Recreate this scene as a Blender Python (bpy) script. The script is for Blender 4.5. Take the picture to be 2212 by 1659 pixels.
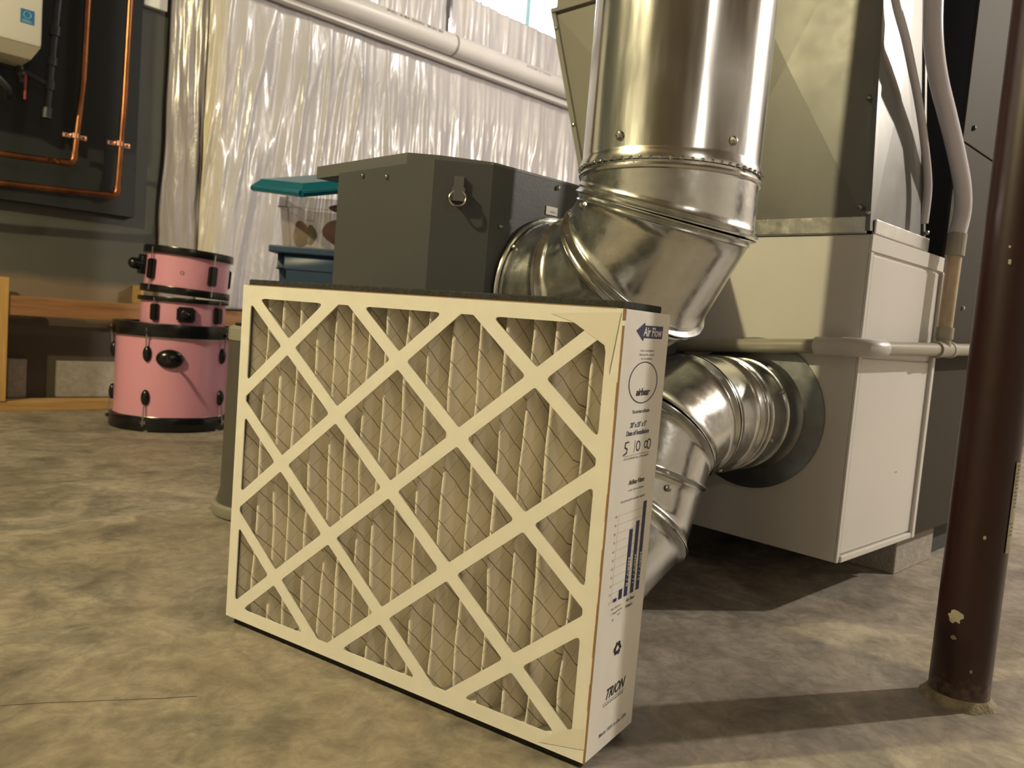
import bpy, bmesh, math, random
from mathutils import Vector, Matrix, noise
random.seed(7)
D=bpy.data; COL=bpy.context.scene.collection
for o in list(D.objects): D.objects.remove(o)
R=math.radians
V=Vector
# ------------------------------------------------------------------ camera
sc=bpy.context.scene
F_PX,YAW,PITCH,ROLL=1724.95,.793016,-.0765623,.0803584
CAM=V((0,0,.48589))
fw=V((math.cos(YAW)*math.cos(PITCH),math.sin(YAW)*math.cos(PITCH),math.sin(PITCH)))
rt=V((math.sin(YAW),-math.cos(YAW),0)); up=rt.cross(fw)
r2=math.cos(ROLL)*rt+math.sin(ROLL)*up; u2=-math.sin(ROLL)*rt+math.cos(ROLL)*up
cd=D.cameras.new('camera'); cam=D.objects.new('camera',cd); COL.objects.link(cam)
m=Matrix((r2,u2,-fw)).transposed().to_4x4(); m.translation=CAM; cam.matrix_world=m
cd.sensor_width=36; cd.lens=F_PX/2212*36; cd.clip_start=.02
cd.dof.use_dof=True; cd.dof.focus_distance=1.0; cd.dof.aperture_fstop=9.0
sc.camera=cam
# ------------------------------------------------------------------ world, lamps, exposure
w=D.worlds.new('sky'); sc.world=w; w.use_nodes=True
bg=w.node_tree.nodes['Background']; bg.inputs[0].default_value=(.62,.80,1,1); bg.inputs[1].default_value=9
def lamp(name,loc,col,e,r):
    l=D.lights.new(name,'POINT'); l.color=col; l.energy=e; l.shadow_soft_size=r
    o=D.objects.new(name,l); o.location=loc; COL.objects.link(o); return o
lamp('bulb_light_left',(-1.42,1.645,2.48),(1,.87,.50),200,.04)
lamp('bulb_light_right',(3.85,-1.0,2.12),(1,.915,.80),212,.035)
lamp('fill_light_behind',(-.3,-2.7,2.3),(1,.92,.82),22,.12)  # added fill behind the camera, softens the filter pleats
lamp('fill_light_far',(2.9,2.2,2.40),(1,.93,.84),22,.05)  # added fill that brightens the plastic sheet
ad=D.lights.new('window_daylight','AREA'); ad.shape='RECTANGLE'; ad.size=.85; ad.size_y=.42; ad.energy=75; ad.color=(.72,.86,1)
ao=D.objects.new('window_daylight',ad); ao.location=(3.3,3.95,2.55); ao.rotation_euler=(R(-68),0,0); COL.objects.link(ao)
sc.view_settings.view_transform='Standard'; sc.view_settings.look='None'; sc.view_settings.gamma=1
sc.view_settings.use_curve_mapping=False; sc.view_settings.exposure=0.55
# ------------------------------------------------------------------ materials
MATS={}
def srgb(r,g,b):
    f=lambda c:(c/255/12.92) if c/255<=.04045 else ((c/255+.055)/1.055)**2.4
    return (f(r),f(g),f(b))
def mat(name,col,rough=.5,metal=0,var=0,vscale=8,col2=None,bump=0,bscale=60,stretch=(1,1,1),coat=0,trans=0,alpha=1,rvar=0,spec=.5,emit=None,detail=4):
    if name in MATS: return MATS[name]
    M=D.materials.new(name); M.use_nodes=True; nt=M.node_tree; N=nt.nodes; L=nt.links
    b=N['Principled BSDF']; c=(*col,1)
    b.inputs['Base Color'].default_value=c; b.inputs['Roughness'].default_value=rough; b.inputs['Metallic'].default_value=metal
    b.inputs['Coat Weight'].default_value=coat; b.inputs['Transmission Weight'].default_value=trans; b.inputs['Alpha'].default_value=alpha
    b.inputs['Specular IOR Level'].default_value=spec
    tc=N.new('ShaderNodeTexCoord'); mp=N.new('ShaderNodeMapping'); mp.inputs['Scale'].default_value=stretch
    L.new(tc.outputs['Object'],mp.inputs[0])
    if var or col2 or rvar:
        n=N.new('ShaderNodeTexNoise'); n.inputs['Scale'].default_value=vscale; n.inputs['Detail'].default_value=detail; n.inputs['Roughness'].default_value=.6
        L.new(mp.outputs[0],n.inputs['Vector'])
        if var or col2:
            rp=N.new('ShaderNodeValToRGB'); rp.color_ramp.elements[0].position=.32; rp.color_ramp.elements[1].position=.68
            a=col2 if col2 else tuple(x*(1-var) for x in col); bb=col if col2 else tuple(min(1,x*(1+var)) for x in col)
            rp.color_ramp.elements[0].color=(*a,1); rp.color_ramp.elements[1].color=(*bb,1)
            L.new(n.outputs['Fac'],rp.inputs[0]); L.new(rp.outputs[0],b.inputs['Base Color'])
        if rvar:
            mr=N.new('ShaderNodeMapRange'); mr.inputs[1].default_value=.3; mr.inputs[2].default_value=.7
            mr.inputs[3].default_value=max(.02,rough-rvar); mr.inputs[4].default_value=rough+rvar
            L.new(n.outputs['Fac'],mr.inputs[0]); L.new(mr.outputs[0],b.inputs['Roughness'])
    if bump:
        n2=N.new('ShaderNodeTexNoise'); n2.inputs['Scale'].default_value=bscale; n2.inputs['Detail'].default_value=3
        L.new(mp.outputs[0],n2.inputs['Vector']); bp=N.new('ShaderNodeBump'); bp.inputs['Strength'].default_value=bump; bp.inputs['Distance'].default_value=.004
        L.new(n2.outputs['Fac'],bp.inputs['Height']); L.new(bp.outputs[0],b.inputs['Normal'])
    MATS[name]=M; return M
m_card=mat('cardboard_white',(.80,.78,.72),.62,var=.03,vscale=30,bump=.08,bscale=40)
m_cardedge=mat('cardboard_brown',(.30,.17,.08),.8)
m_foam=mat('foam_charcoal',(.035,.034,.032),.95,var=.4,vscale=200,bump=.5,bscale=500)
m_navy=mat('ink_navy',(.006,.012,.085),.5)
m_black_ink=mat('ink_black',(.012,.012,.016),.5)
m_grayink=mat('ink_grey',(.16,.15,.15),.6)
m_grid=mat('ink_pale_grey',(.50,.48,.43),.6)
m_tape=mat('tape',(.70,.66,.55),.25,coat=.4)
m_galv=mat('galvanized',(.68,.69,.68),.19,1,rvar=.05,vscale=30,bump=.30,bscale=14,var=.05,stretch=(1,1,.14))
m_galvg=mat('galvanized_gore',(.62,.63,.62),.23,1,rvar=.06,vscale=40,bump=.22,bscale=22,var=.08)
m_sheet=mat('galvanized_sheet',(.15,.149,.142),.45,.6,rvar=.06,vscale=12,bump=.08,bscale=5,var=.05)
m_sheetb=mat('galvanized_bright',(.70,.70,.69),.25,1,rvar=.06,vscale=30,bump=.12,bscale=25)
m_flange=mat('flange_metal',(.30,.31,.31),.36,1,rvar=.05,vscale=40,var=.1)
m_screw=mat('screw_metal',(.42,.42,.40),.3,1)
m_fwhite=mat('furnace_white',(.66,.64,.61),.32,var=.02,vscale=5,bump=.04,bscale=120)
m_gray=mat('cabinet_grey',(.070,.073,.080),.45,spec=.35,var=.03,vscale=6,bump=.05,bscale=160)
m_graylid=mat('cabinet_lid_grey',(.12,.122,.125),.35,var=.03,vscale=6)
m_beige=mat('furnace_beige_grey',(.045,.038,.030),.65,spec=.12,var=.03,vscale=5,bump=.05,bscale=140)
m_sideshade=mat('furnace_side_shade',(.022,.026,.034),.4)  # grey-brown metal; gap shade and bluish reflection painted into its colour
m_pvc=mat('pvc_cream',(.32,.30,.24),.32,var=.05,vscale=20)
m_pvcold=mat('pvc_stained',(.46,.36,.25),.45,var=.15,vscale=25)
m_pvcw=mat('pvc_white',(.62,.60,.60),.35,var=.03,vscale=6)
m_hose=mat('vinyl_hose',(.62,.60,.66),.22,coat=.3,alpha=.9)
m_black=mat('black_plastic',(.006,.006,.007),.22)
m_blackm=mat('black_matte',(.012,.012,.012),.5)
m_chrome=mat('chrome',(.6,.6,.6),.15,1)
m_pink=mat('drum_pink',(.74,.34,.47),.28,coat=.5,var=.02,vscale=3)
m_wood=mat('pine_lumber',(.52,.33,.13),.62,col2=(.40,.22,.08),vscale=5,stretch=(1,14,14),bump=.1,bscale=30)
m_woodd=mat('dark_lumber',(.36,.18,.07),.62,col2=(.24,.11,.045),vscale=5,stretch=(1,14,14),bump=.1,bscale=30)
m_stud=mat('pine_stud',(.60,.38,.13),.62,col2=(.50,.29,.09),vscale=5,stretch=(14,14,1))
m_copper=mat('copper',(.50,.20,.085),.36,1,col2=(.16,.07,.035),vscale=9,bump=.1,bscale=30,stretch=(1,1,.6))
m_copperc=mat('copper_clip',(.85,.48,.34),.25,1)
m_iron=mat('black_pipe',(.028,.03,.034),.38,var=.3,vscale=30)
m_red=mat('red_handle',(.30,.035,.02),.45)
m_white=mat('white_enamel',(.74,.72,.67),.25,coat=.3)
m_bluelab=mat('blue_sticker',(.03,.16,.38),.35)
m_teal=mat('teal_plastic',(.002,.125,.19),.3,var=.1,vscale=8)
m_blue=mat('blue_tote_plastic',(.020,.050,.115),.42,var=.05,vscale=10)
m_clear=mat('clear_tote_plastic',(.40,.34,.29),.35,trans=.0,alpha=.30)
m_pinkc=mat('pink_cloth',(.80,.24,.20),.8,col2=(.85,.40,.33),vscale=12)
m_greenc=mat('green_cloth',(.35,.40,.16),.8)
m_magc=mat('magenta_cloth',(.30,.02,.07),.7)
m_block=mat('concrete_block_grey',(.33,.30,.26),.9,var=.15,vscale=40,bump=.6,bscale=180)
m_column=None
m_insul=mat('fiberglass_yellow',(.55,.43,.16),.9,bump=.6,bscale=60)
m_canister=mat('canister_grey',(.085,.08,.07),.42)
m_canlid=mat('canister_lid_grey',(.27,.26,.21),.5)
m_joist=mat('joist_wood',(.42,.35,.26),.7,col2=(.34,.28,.20),vscale=5,stretch=(12,1,1))
m_farpink=mat('pink_bin_plastic',(.55,.20,.24),.5)
m_tag=mat('paper_tag',(.42,.38,.27),.7,col2=(.30,.27,.18),vscale=60)
m_frame=mat('window_vinyl',(.35,.55,.62),.4)
# glass
gm=D.materials.new('window_glass'); gm.use_nodes=True
gb=gm.node_tree.nodes['Principled BSDF']; gb.inputs['Transmission Weight'].default_value=1; gb.inputs['Roughness'].default_value=0; gb.inputs['IOR'].default_value=1.1; gb.inputs['Base Color'].default_value=(.95,.98,1,1)

def node_mat(name):
    M=D.materials.new(name); M.use_nodes=True; return M,M.node_tree.nodes,M.node_tree.links,M.node_tree.nodes['Principled BSDF']
def ramp(N,els):
    r=N.new('ShaderNodeValToRGB'); cr=r.color_ramp
    while len(cr.elements)<len(els): cr.elements.new(.5)
    for e,(p,c) in zip(cr.elements,els): e.position=p; e.color=(*c,1)
    return r
# floor concrete
m_floor,N,L,b=node_mat('concrete_floor')
tc=N.new('ShaderNodeTexCoord')
def nz(scale,detail=5,rough=.6,dist=0,vec=None):
    n=N.new('ShaderNodeTexNoise'); n.inputs['Scale'].default_value=scale; n.inputs['Detail'].default_value=detail; n.inputs['Roughness'].default_value=rough; n.inputs['Distortion'].default_value=dist
    L.new(vec if vec else tc.outputs['Object'],n.inputs['Vector']); return n
def mix(f,a,bb,mode='MIX',fac=None):
    mx=N.new('ShaderNodeMix'); mx.data_type='RGBA'; mx.blend_type=mode
    if fac is not None: mx.inputs[0].default_value=fac
    else: L.new(f,mx.inputs[0])
    L.new(a,mx.inputs[6]); L.new(bb,mx.inputs[7]); return mx.outputs[2]
n1=nz(1.7,6,.62,.6); n2=nz(7,8,.65,.5); n3=nz(30,6,.7); n4=nz(3.2,7,.7,1.2)
r1=ramp(N,[(.34,(.285,.255,.212)),(.50,(.32,.288,.243)),(.66,(.355,.322,.275))]); L.new(n1.outputs['Fac'],r1.inputs[0])
r2_=ramp(N,[(.34,(.74,.71,.67)),(.52,(1,.985,.96)),(.66,(1.16,1.15,1.12))]); L.new(n2.outputs['Fac'],r2_.inputs[0])
r3=ramp(N,[(.30,(.78,.78,.78)),(.60,(1.08,1.08,1.08))]); L.new(n3.outputs['Fac'],r3.inputs[0])
r4=ramp(N,[(.40,(.72,.74,.76)),(.50,(1,1,1))]); L.new(n4.outputs['Fac'],r4.inputs[0])
n5=nz(17,7,.72,1.6); r5=ramp(N,[(.36,(.80,.785,.765)),(.50,(1,1,1)),(.62,(1.20,1.185,1.16))]); L.new(n5.outputs['Fac'],r5.inputs[0])
c1=mix(None,r1.outputs[0],r2_.outputs[0],'MULTIPLY',1); c1=mix(None,c1,r5.outputs[0],'MULTIPLY',1); c1=mix(None,c1,r3.outputs[0],'MULTIPLY',1); c1=mix(None,c1,r4.outputs[0],'MULTIPLY',1)
sxf=N.new('ShaderNodeSeparateXYZ'); L.new(tc.outputs['Object'],sxf.inputs[0]); nc=nz(6,3,.5)
def fm(op,a,bv=None,c=None):
    x=N.new('ShaderNodeMath'); x.operation=op
    for i,q in enumerate((a,bv,c)):
        if q is None: continue
        if isinstance(q,(int,float)): x.inputs[i].default_value=q
        else: L.new(q,x.inputs[i])
    return x.outputs[0]
ln=fm('ADD',fm('MULTIPLY',sxf.outputs[0],.466),fm('MULTIPLY',sxf.outputs[1],.885)); ln=fm('ADD',ln,fm('MULTIPLY',fm('SUBTRACT',nc.outputs['Fac'],.5),.02))
ck=fm('LESS_THAN',fm('ABSOLUTE',fm('SUBTRACT',ln,1.007)),.0009); ck=fm('MULTIPLY',ck,fm('LESS_THAN',sxf.outputs[0],.41))
ckc=N.new('ShaderNodeRGB'); ckc.outputs[0].default_value=(.07,.055,.04,1); c1=mix(ck,c1,ckc.outputs[0])
L.new(c1,b.inputs['Base Color'])
mr=N.new('ShaderNodeMapRange'); mr.inputs[3].default_value=.42; mr.inputs[4].default_value=.66; L.new(n2.outputs['Fac'],mr.inputs[0]); L.new(mr.outputs[0],b.inputs['Roughness'])
bp=N.new('ShaderNodeBump'); bp.inputs['Strength'].default_value=.35; bp.inputs['Distance'].default_value=.006; L.new(n2.outputs['Fac'],bp.inputs['Height']); L.new(bp.outputs[0],b.inputs['Normal'])
# back wall: dark grey paint above, bare brownish concrete below
m_wall,N,L,b=node_mat('foundation_wall')
tc=N.new('ShaderNodeTexCoord'); sx=N.new('ShaderNodeSeparateXYZ'); L.new(tc.outputs['Object'],sx.inputs[0])
n1=nz(5,5,.6); ma=N.new('ShaderNodeMath'); ma.operation='MULTIPLY_ADD'; ma.inputs[1].default_value=.06; L.new(n1.outputs['Fac'],ma.inputs[0]); L.new(sx.outputs[2],ma.inputs[2])
rr=ramp(N,[(.0,(.085,.065,.045)),(.375,(.085,.065,.045)),(.40,(.25,.19,.125)),(.52,(.22,.165,.11)),(.56,(.082,.080,.066)),(.70,(.072,.074,.064))]); L.new(ma.outputs[0],rr.inputs[0])
n2=nz(1.5,4); rv=ramp(N,[(.3,(.85,.85,.85)),(.7,(1.1,1.1,1.1))]); L.new(n2.outputs['Fac'],rv.inputs[0])
L.new(mix(None,rr.outputs[0],rv.outputs[0],'MULTIPLY',1),b.inputs['Base Color']); b.inputs['Roughness'].default_value=.7
m_board=mat('plywood_dark_paint',(.020,.022,.023),.6,spec=.3,var=.08,vscale=3)
m_wallp=mat('basement_wall',(.50,.47,.43),.85,var=.12,vscale=2)
m_ceil=mat('subfloor_boards',(.42,.37,.30),.8,var=.1,vscale=3)
# plastic vapour barrier
m_poly,N,L,b=node_mat('poly_sheet')
tc=N.new('ShaderNodeTexCoord'); n1=nz(1.6,5,.6,.5)
rp=ramp(N,[(.35,(.46,.445,.47)),(.65,(.57,.545,.565))]); L.new(n1.outputs['Fac'],rp.inputs[0])
sxp=N.new('ShaderNodeSeparateXYZ'); L.new(tc.outputs['Object'],sxp.inputs[0]); yl=N.new('ShaderNodeMapRange'); yl.inputs[1].default_value=.012; yl.inputs[2].default_value=.12; yl.inputs[3].default_value=.75; yl.inputs[4].default_value=0
L.new(sxp.outputs[0],yl.inputs[0]); ylc=N.new('ShaderNodeRGB'); ylc.outputs[0].default_value=(.58,.50,.26,1); L.new(mix(yl.outputs[0],rp.outputs[0],ylc.outputs[0]),b.inputs['Base Color'])
b.inputs['Roughness'].default_value=.30; b.inputs['Coat Weight'].default_value=.45; b.inputs['Coat Roughness'].default_value=.16
mp=N.new('ShaderNodeMapping'); mp.inputs['Scale'].default_value=(1,1,.22); L.new(tc.outputs['Object'],mp.inputs[0])
n2=nz(14,4,.6,1.0,mp.outputs[0]); bp=N.new('ShaderNodeBump'); bp.inputs['Strength'].default_value=.35; bp.inputs['Distance'].default_value=.02; L.new(n2.outputs['Fac'],bp.inputs['Height'])
n3=nz(38,3,.6,.8); bp2=N.new('ShaderNodeBump'); bp2.inputs['Strength'].default_value=.10; bp2.inputs['Distance'].default_value=.01; L.new(n3.outputs['Fac'],bp2.inputs['Height']); L.new(bp.outputs[0],bp2.inputs['Normal'])
L.new(bp2.outputs[0],b.inputs['Normal'])
m_flap=m_poly.copy(); m_flap.name='poly_sheet_loose'
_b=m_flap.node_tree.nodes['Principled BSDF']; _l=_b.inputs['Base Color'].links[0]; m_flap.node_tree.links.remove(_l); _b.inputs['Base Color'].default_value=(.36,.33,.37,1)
# column paint: dark red brown, chipped
m_column,N,L,b=node_mat('column_red_brown')
tc=N.new('ShaderNodeTexCoord'); sx=N.new('ShaderNodeSeparateXYZ'); L.new(tc.outputs['Object'],sx.inputs[0])
n1=nz(70,4,.6); ma=N.new('ShaderNodeMath'); ma.operation='MULTIPLY_ADD'; ma.inputs[1].default_value=.10; L.new(n1.outputs['Fac'],ma.inputs[0]); L.new(sx.outputs[2],ma.inputs[2])
rb=ramp(N,[(.0,(.17,.14,.105)),(.055,(.12,.09,.07)),(.085,(.035,.012,.010)),(.14,(.021,.0045,.0042)),(1,(.021,.0045,.0042))]); L.new(ma.outputs[0],rb.inputs[0])
n2=nz(26,3,.5); rs=ramp(N,[(.735,(0,0,0)),(.75,(1,1,1))]); L.new(n2.outputs['Fac'],rs.inputs[0])
chip=N.new('ShaderNodeRGB'); chip.outputs[0].default_value=(.33,.29,.21,1)
c1=mix(rs.outputs[0],rb.outputs[0],chip.outputs[0])
L.new(c1,b.inputs['Base Color']); b.inputs['Roughness'].default_value=.38
# pleated media: cream fabric with diamond wire mesh printed through (UV = unfolded metres)
m_media,N,L,b=node_mat('pleated_media')
tc=N.new('ShaderNodeTexCoord'); sx=N.new('ShaderNodeSeparateXYZ'); L.new(tc.outputs['UV'],sx.inputs[0])
nn=nz(40,2,.5,0); 
def mth(op,a,bv=None,c=None):
    x=N.new('ShaderNodeMath'); x.operation=op
    for i,q in enumerate((a,bv,c)):
        if q is None: continue
        if isinstance(q,(int,float)): x.inputs[i].default_value=q
        else: L.new(q,x.inputs[i])
    return x.outputs[0]
wob=mth('MULTIPLY',mth('SUBTRACT',nn.outputs['Fac'],.5),.007)
def lines(sgn):
    s=mth('ADD',mth('ADD',mth('MULTIPLY',sx.outputs[0],sgn*1.0),sx.outputs[1]),wob)
    f=mth('FRACT',mth('DIVIDE',s,.033)); d=mth('ABSOLUTE',mth('SUBTRACT',f,.5))
    return mth('LESS_THAN',d,.026 if sgn>0 else .02)
l1=lines(1); l2=lines(-1)
base=N.new('ShaderNodeRGB'); base.outputs[0].default_value=(.76,.71,.63,1)
wire=N.new('ShaderNodeRGB'); wire.outputs[0].default_value=(.27,.23,.165,1)
wire2=N.new('ShaderNodeRGB'); wire2.outputs[0].default_value=(.54,.49,.40,1)
c1=mix(l1,base.outputs[0],wire.outputs[0]); c1=mix(l2,c1,wire2.outputs[0]); L.new(c1,b.inputs['Base Color']); b.inputs['Roughness'].default_value=.9
# ------------------------------------------------------------------ mesh helpers
class MB:
    def __init__(s): s.bm=bmesh.new()
    def faces(s,vs,fs):
        bv=[s.bm.verts.new(v) for v in vs]
        for f in fs:
            try: s.bm.faces.new([bv[i] for i in f])
            except ValueError: pass
        return s
    def hexa(s,p):
        return s.faces(p,[(0,3,2,1),(4,5,6,7),(0,1,5,4),(1,2,6,5),(2,3,7,6),(3,0,4,7)])
    def box(s,a,b,bev=0):
        x0,y0,z0=a; x1,y1,z1=b
        t=bmesh.new(); bv=[t.verts.new(v) for v in [(x0,y0,z0),(x1,y0,z0),(x1,y1,z0),(x0,y1,z0),(x0,y0,z1),(x1,y0,z1),(x1,y1,z1),(x0,y1,z1)]]
        for f in [(0,3,2,1),(4,5,6,7),(0,1,5,4),(1,2,6,5),(2,3,7,6),(3,0,4,7)]: t.faces.new([bv[i] for i in f])
        if bev: bmesh.ops.bevel(t,geom=t.edges[:],offset=bev,segments=2,affect='EDGES',profile=.5)
        s.merge(t); return s
    def merge(s,t,M=None):
        mp={}
        for v in t.verts: mp[v]=s.bm.verts.new(M@v.co if M else v.co)
        for f in t.faces:
            try: s.bm.faces.new([mp[v] for v in f.verts])
            except ValueError: pass
        t.free()
    def prism(s,pts,z0,z1):
        n=len(pts); vs=[(x,y,z0) for x,y in pts]+[(x,y,z1) for x,y in pts]
        fs=[tuple(range(n-1,-1,-1)),tuple(range(n,2*n))]+[(i,(i+1)%n,n+(i+1)%n,n+i) for i in range(n)]
        return s.faces(vs,fs)
    def lathe(s,prof,c=(0,0,0),axis=(0,0,1),seg=48,caps=True,a0=0,ang=2*math.pi):
        ax=V(axis).normalized(); u=ax.orthogonal().normalized(); v=ax.cross(u); c=V(c); rows=[]
        for r,h in prof:
            rows.append([s.bm.verts.new(c+ax*h+(u*math.cos(a0+ang*i/seg)+v*math.sin(a0+ang*i/seg))*r) for i in range(seg)] )
        for A,B in zip(rows,rows[1:]):
            for i in range(seg): s.bm.faces.new((A[i],A[(i+1)%seg],B[(i+1)%seg],B[i]))
        if caps:
            if prof[0][0]>1e-6: s.bm.faces.new(rows[0][::-1])
            if prof[-1][0]>1e-6: s.bm.faces.new(rows[-1])
        return s
    def cyl(s,a,b,r,seg=20,r2=None):
        a=V(a);b=V(b); d=b-a; return s.lathe([(r,0),(r2 if r2 else r,d.length)],a,d,seg)
    def torus(s,c,axis,Rm,r,seg=48,k=8):
        ax=V(axis).normalized(); u=ax.orthogonal().normalized(); v=ax.cross(u); c=V(c); rows=[]
        for i in range(seg):
            t=2*math.pi*i/seg; e=u*math.cos(t)+v*math.sin(t)
            rows.append([s.bm.verts.new(c+e*(Rm+r*math.cos(q*2*math.pi/k))+ax*r*math.sin(q*2*math.pi/k)) for q in range(k)])
        for i in range(seg):
            A=rows[i];B=rows[(i+1)%seg]
            for q in range(k): s.bm.faces.new((A[q],B[q],B[(q+1)%k],A[(q+1)%k]))
        return s
    def tube(s,pts,r,seg=14,closed=False,rs=None):
        pts=[V(p) for p in pts]; n=len(pts); rows=[]; prev=None
        for i,p in enumerate(pts):
            t=(pts[min(i+1,n-1)]-pts[max(i-1,0)]).normalized()
            if prev is None: u=t.orthogonal().normalized()
            else: u=(prev-t*prev.dot(t)).normalized()
            prev=u; v=t.cross(u); rr=rs[i] if rs else r
            rows.append([s.bm.verts.new(p+(u*math.cos(2*math.pi*k/seg)+v*math.sin(2*math.pi*k/seg))*rr) for k in range(seg)])
        for A,B in zip(rows,rows[1:]):
            for i in range(seg): s.bm.faces.new((A[i],A[(i+1)%seg],B[(i+1)%seg],B[i]))
        s.bm.faces.new(rows[0][::-1]); s.bm.faces.new(rows[-1]); return s
    def sphere(s,c,r,sc=(1,1,1),seg=16,rot=None):
        t=bmesh.new(); bmesh.ops.create_uvsphere(t,u_segments=seg,v_segments=max(6,seg//2),radius=r)
        M=Matrix.Translation(V(c))@(rot.to_4x4() if rot else Matrix())@Matrix.Diagonal((*sc,1)); s.merge(t,M); return s
    def poly(s,pts): return s.faces(pts,[tuple(range(len(pts)))])
def obj(name,mb,m,parent=None,smooth=False,angle=35,solid=0,fixn=True):
    if fixn: bmesh.ops.recalc_face_normals(mb.bm,faces=mb.bm.faces[:])
    me=D.meshes.new(name); 
    off=None
    if parent is not None and parent.get('_w'):
        off=V(parent['_w'])
        for v in mb.bm.verts: v.co-=off
    mb.bm.to_mesh(me); mb.bm.free(); me.materials.append(m)
    if smooth:
        for p in me.polygons: p.use_smooth=True
        try: me.set_sharp_from_angle(angle=R(angle))
        except Exception: pass
    o=D.objects.new(name,me); COL.objects.link(o)
    if parent is not None: o.parent=parent
    if solid:
        md=o.modifiers.new('solid','SOLIDIFY'); md.thickness=solid; md.offset=0
    return o
def sub(name,mb,m,part,**k):      # sub-part of a part that is a mesh under a thing
    th=part.parent
    if th is not None and th.get('_w') is not None:
        off=V(th['_w'])
        for v in mb.bm.verts: v.co-=off
    o=obj(name,mb,m,None,**k); o.parent=part; return o
def thing(name,label,cat,loc=(0,0,0),rz=0,group=None,world=True):
    o=D.objects.new(name,None); COL.objects.link(o); o.empty_display_size=.05
    o.location=loc; o.rotation_euler=(0,0,rz); o['label']=label; o['category']=cat
    if group: o['group']=group
    if world and rz==0: o['_w']=tuple(float(x) for x in loc)
    return o
def tag(o,label,cat,group=None):
    o['label']=label; o['category']=cat
    if group: o['group']=group
    return o
def struct(name,mb,m,**k):
    o=obj(name,mb,m,**k); o['kind']='structure'; return o
def screw(c,n,r=.0045):
    mb=MB(); mb.lathe([(r*1.25,0),(r*1.25,r*.25),(r*.9,r*.9),(r*.4,r*1.1)],c,n,8); return mb
# ------------------------------------------------------------------ room shell
H=2.75
struct('floor',MB().box((-4.6,-4.3,-.1),(6.3,3.9,0)),m_floor)
struct('ceiling',MB().box((-4.6,-4.3,H),(6.3,3.9,H+.1)),m_ceil)
WX0,WX1,WZ0,WZ1=2.90,3.85,2.20,2.62
wb=MB(); wb.box((-4.6,3.6,0),(WX0,3.85,H)).box((WX1,3.6,0),(6.3,3.85,H)).box((WX0,3.6,0),(WX1,3.85,WZ0)).box((WX0,3.6,WZ1),(WX1,3.85,H))
struct('wall_back',wb,m_wall)
struct('wall_left',MB().box((-4.7,-4.3,0),(-4.6,3.85,H)),m_wallp)
struct('wall_right',MB().box((6.3,-4.3,0),(6.4,3.85,H)),m_wallp)
struct('wall_front',MB().box((-4.6,-4.4,0),(6.3,-4.3,H)),m_wallp)
wf=MB()
for a,b_ in (((WX0,3.70,WZ0),(WX1,3.78,WZ0+.03)),((WX0,3.70,WZ1-.03),(WX1,3.78,WZ1)),((WX0,3.70,WZ0+.03),(WX0+.03,3.78,WZ1-.03)),((WX1-.03,3.70,WZ0+.03),(WX1,3.78,WZ1-.03)),
             ((3.145,3.71,WZ0+.03),(3.160,3.77,WZ1-.03)),((3.505,3.70,WZ0+.03),(3.545,3.78,WZ1-.03))): wf.box(a,b_)
wo=struct('window_1',wf,m_frame)
pane=obj('window_pane',MB().box((WX0+.03,3.735,WZ0+.03),(WX1-.03,3.74,WZ1-.03)),gm,wo)
k=0
for x in [i*.42-4.3 for i in range(25)]:
    k+=1; struct('trim_%d'%k,MB().box((x,-4.3,H-.23),(x+.04,3.6,H)),m_joist)
# ------------------------------------------------------------------ filter
TH=R(-77.612); FW,FH,FD=.6147,.4978,.1230; ZF=.012
filt=thing('air_filter','large white cardboard pleated furnace filter standing upright on the concrete floor','air filter',(.5369,1.1200,ZF),TH,world=False)
def clip(poly,f):
    out=[]
    for i in range(len(poly)):
        a=poly[i]; b_=poly[(i+1)%len(poly)]; fa=f(a); fb=f(b_)
        if fa>=0: out.append(a)
        if (fa>=0)!=(fb>=0):
            t=fa/(fa-fb); out.append((a[0]+(b_[0]-a[0])*t,a[1]+(b_[1]-a[1])*t))
    return out
def roundc(poly,r):
    n=len(poly); out=[]
    P=[V((x,y)) for x,y in poly]
    for i in range(n):
        p=P[i]; a=(P[i-1]-p); b_=(P[(i+1)%n]-p); la,lb=a.length,b_.length
        if la<1e-6 or lb<1e-6: continue
        a/=la; b_/=lb; ang=a.angle(b_); d=min(r/math.tan(ang/2),la*.45,lb*.45); q0=p+a*d; q1=p+b_*d
        for t in (0,.25,.5,.75,1):
            out.append(tuple((1-t)**2*q0+2*t*(1-t)*p+t*t*q1))
    return out
DU,DV,BW=FW/6,FH/6,.0172
def lattice_holes():
    hs=[]; hw=BW/2; L_=math.hypot(DU,DV)
    for i in range(0,7):
        for j in range(0,7):
            if (i+j)%2==0: continue
            cx,cy=i*DU,j*DV
            ins=hw*L_/DV; inv=hw*L_/DU
            poly=[(cx+DU-ins,cy),(cx,cy+DV-inv),(cx-DU+ins,cy),(cx,cy-DV+inv)]
            for f in (lambda p:p[0]-.0185,lambda p:FW-.0185-p[0],lambda p:p[1]-.0185,lambda p:FH-.0185-p[1]):
                poly=clip(poly,f)
                if len(poly)<3: break
            if len(poly)>=3: hs.append(roundc(poly,.0042))
    return hs
def curve_plate(outer,holes,th):
    cu=D.curves.new('tmp','CURVE'); cu.dimensions='2D'; cu.fill_mode='BOTH'; cu.extrude=th/2
    for pl in [outer]+holes:
        sp=cu.splines.new('POLY'); sp.points.add(len(pl)-1); sp.use_cyclic_u=True
        for q,(x,y) in zip(sp.points,pl): q.co=(x,y,0,1)
    o=D.objects.new('tmp',cu); COL.objects.link(o); dg=bpy.context.evaluated_depsgraph_get(); dg.update()
    me=D.meshes.new_from_object(o.evaluated_get(dg)); D.objects.remove(o); D.curves.remove(cu); return me
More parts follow.
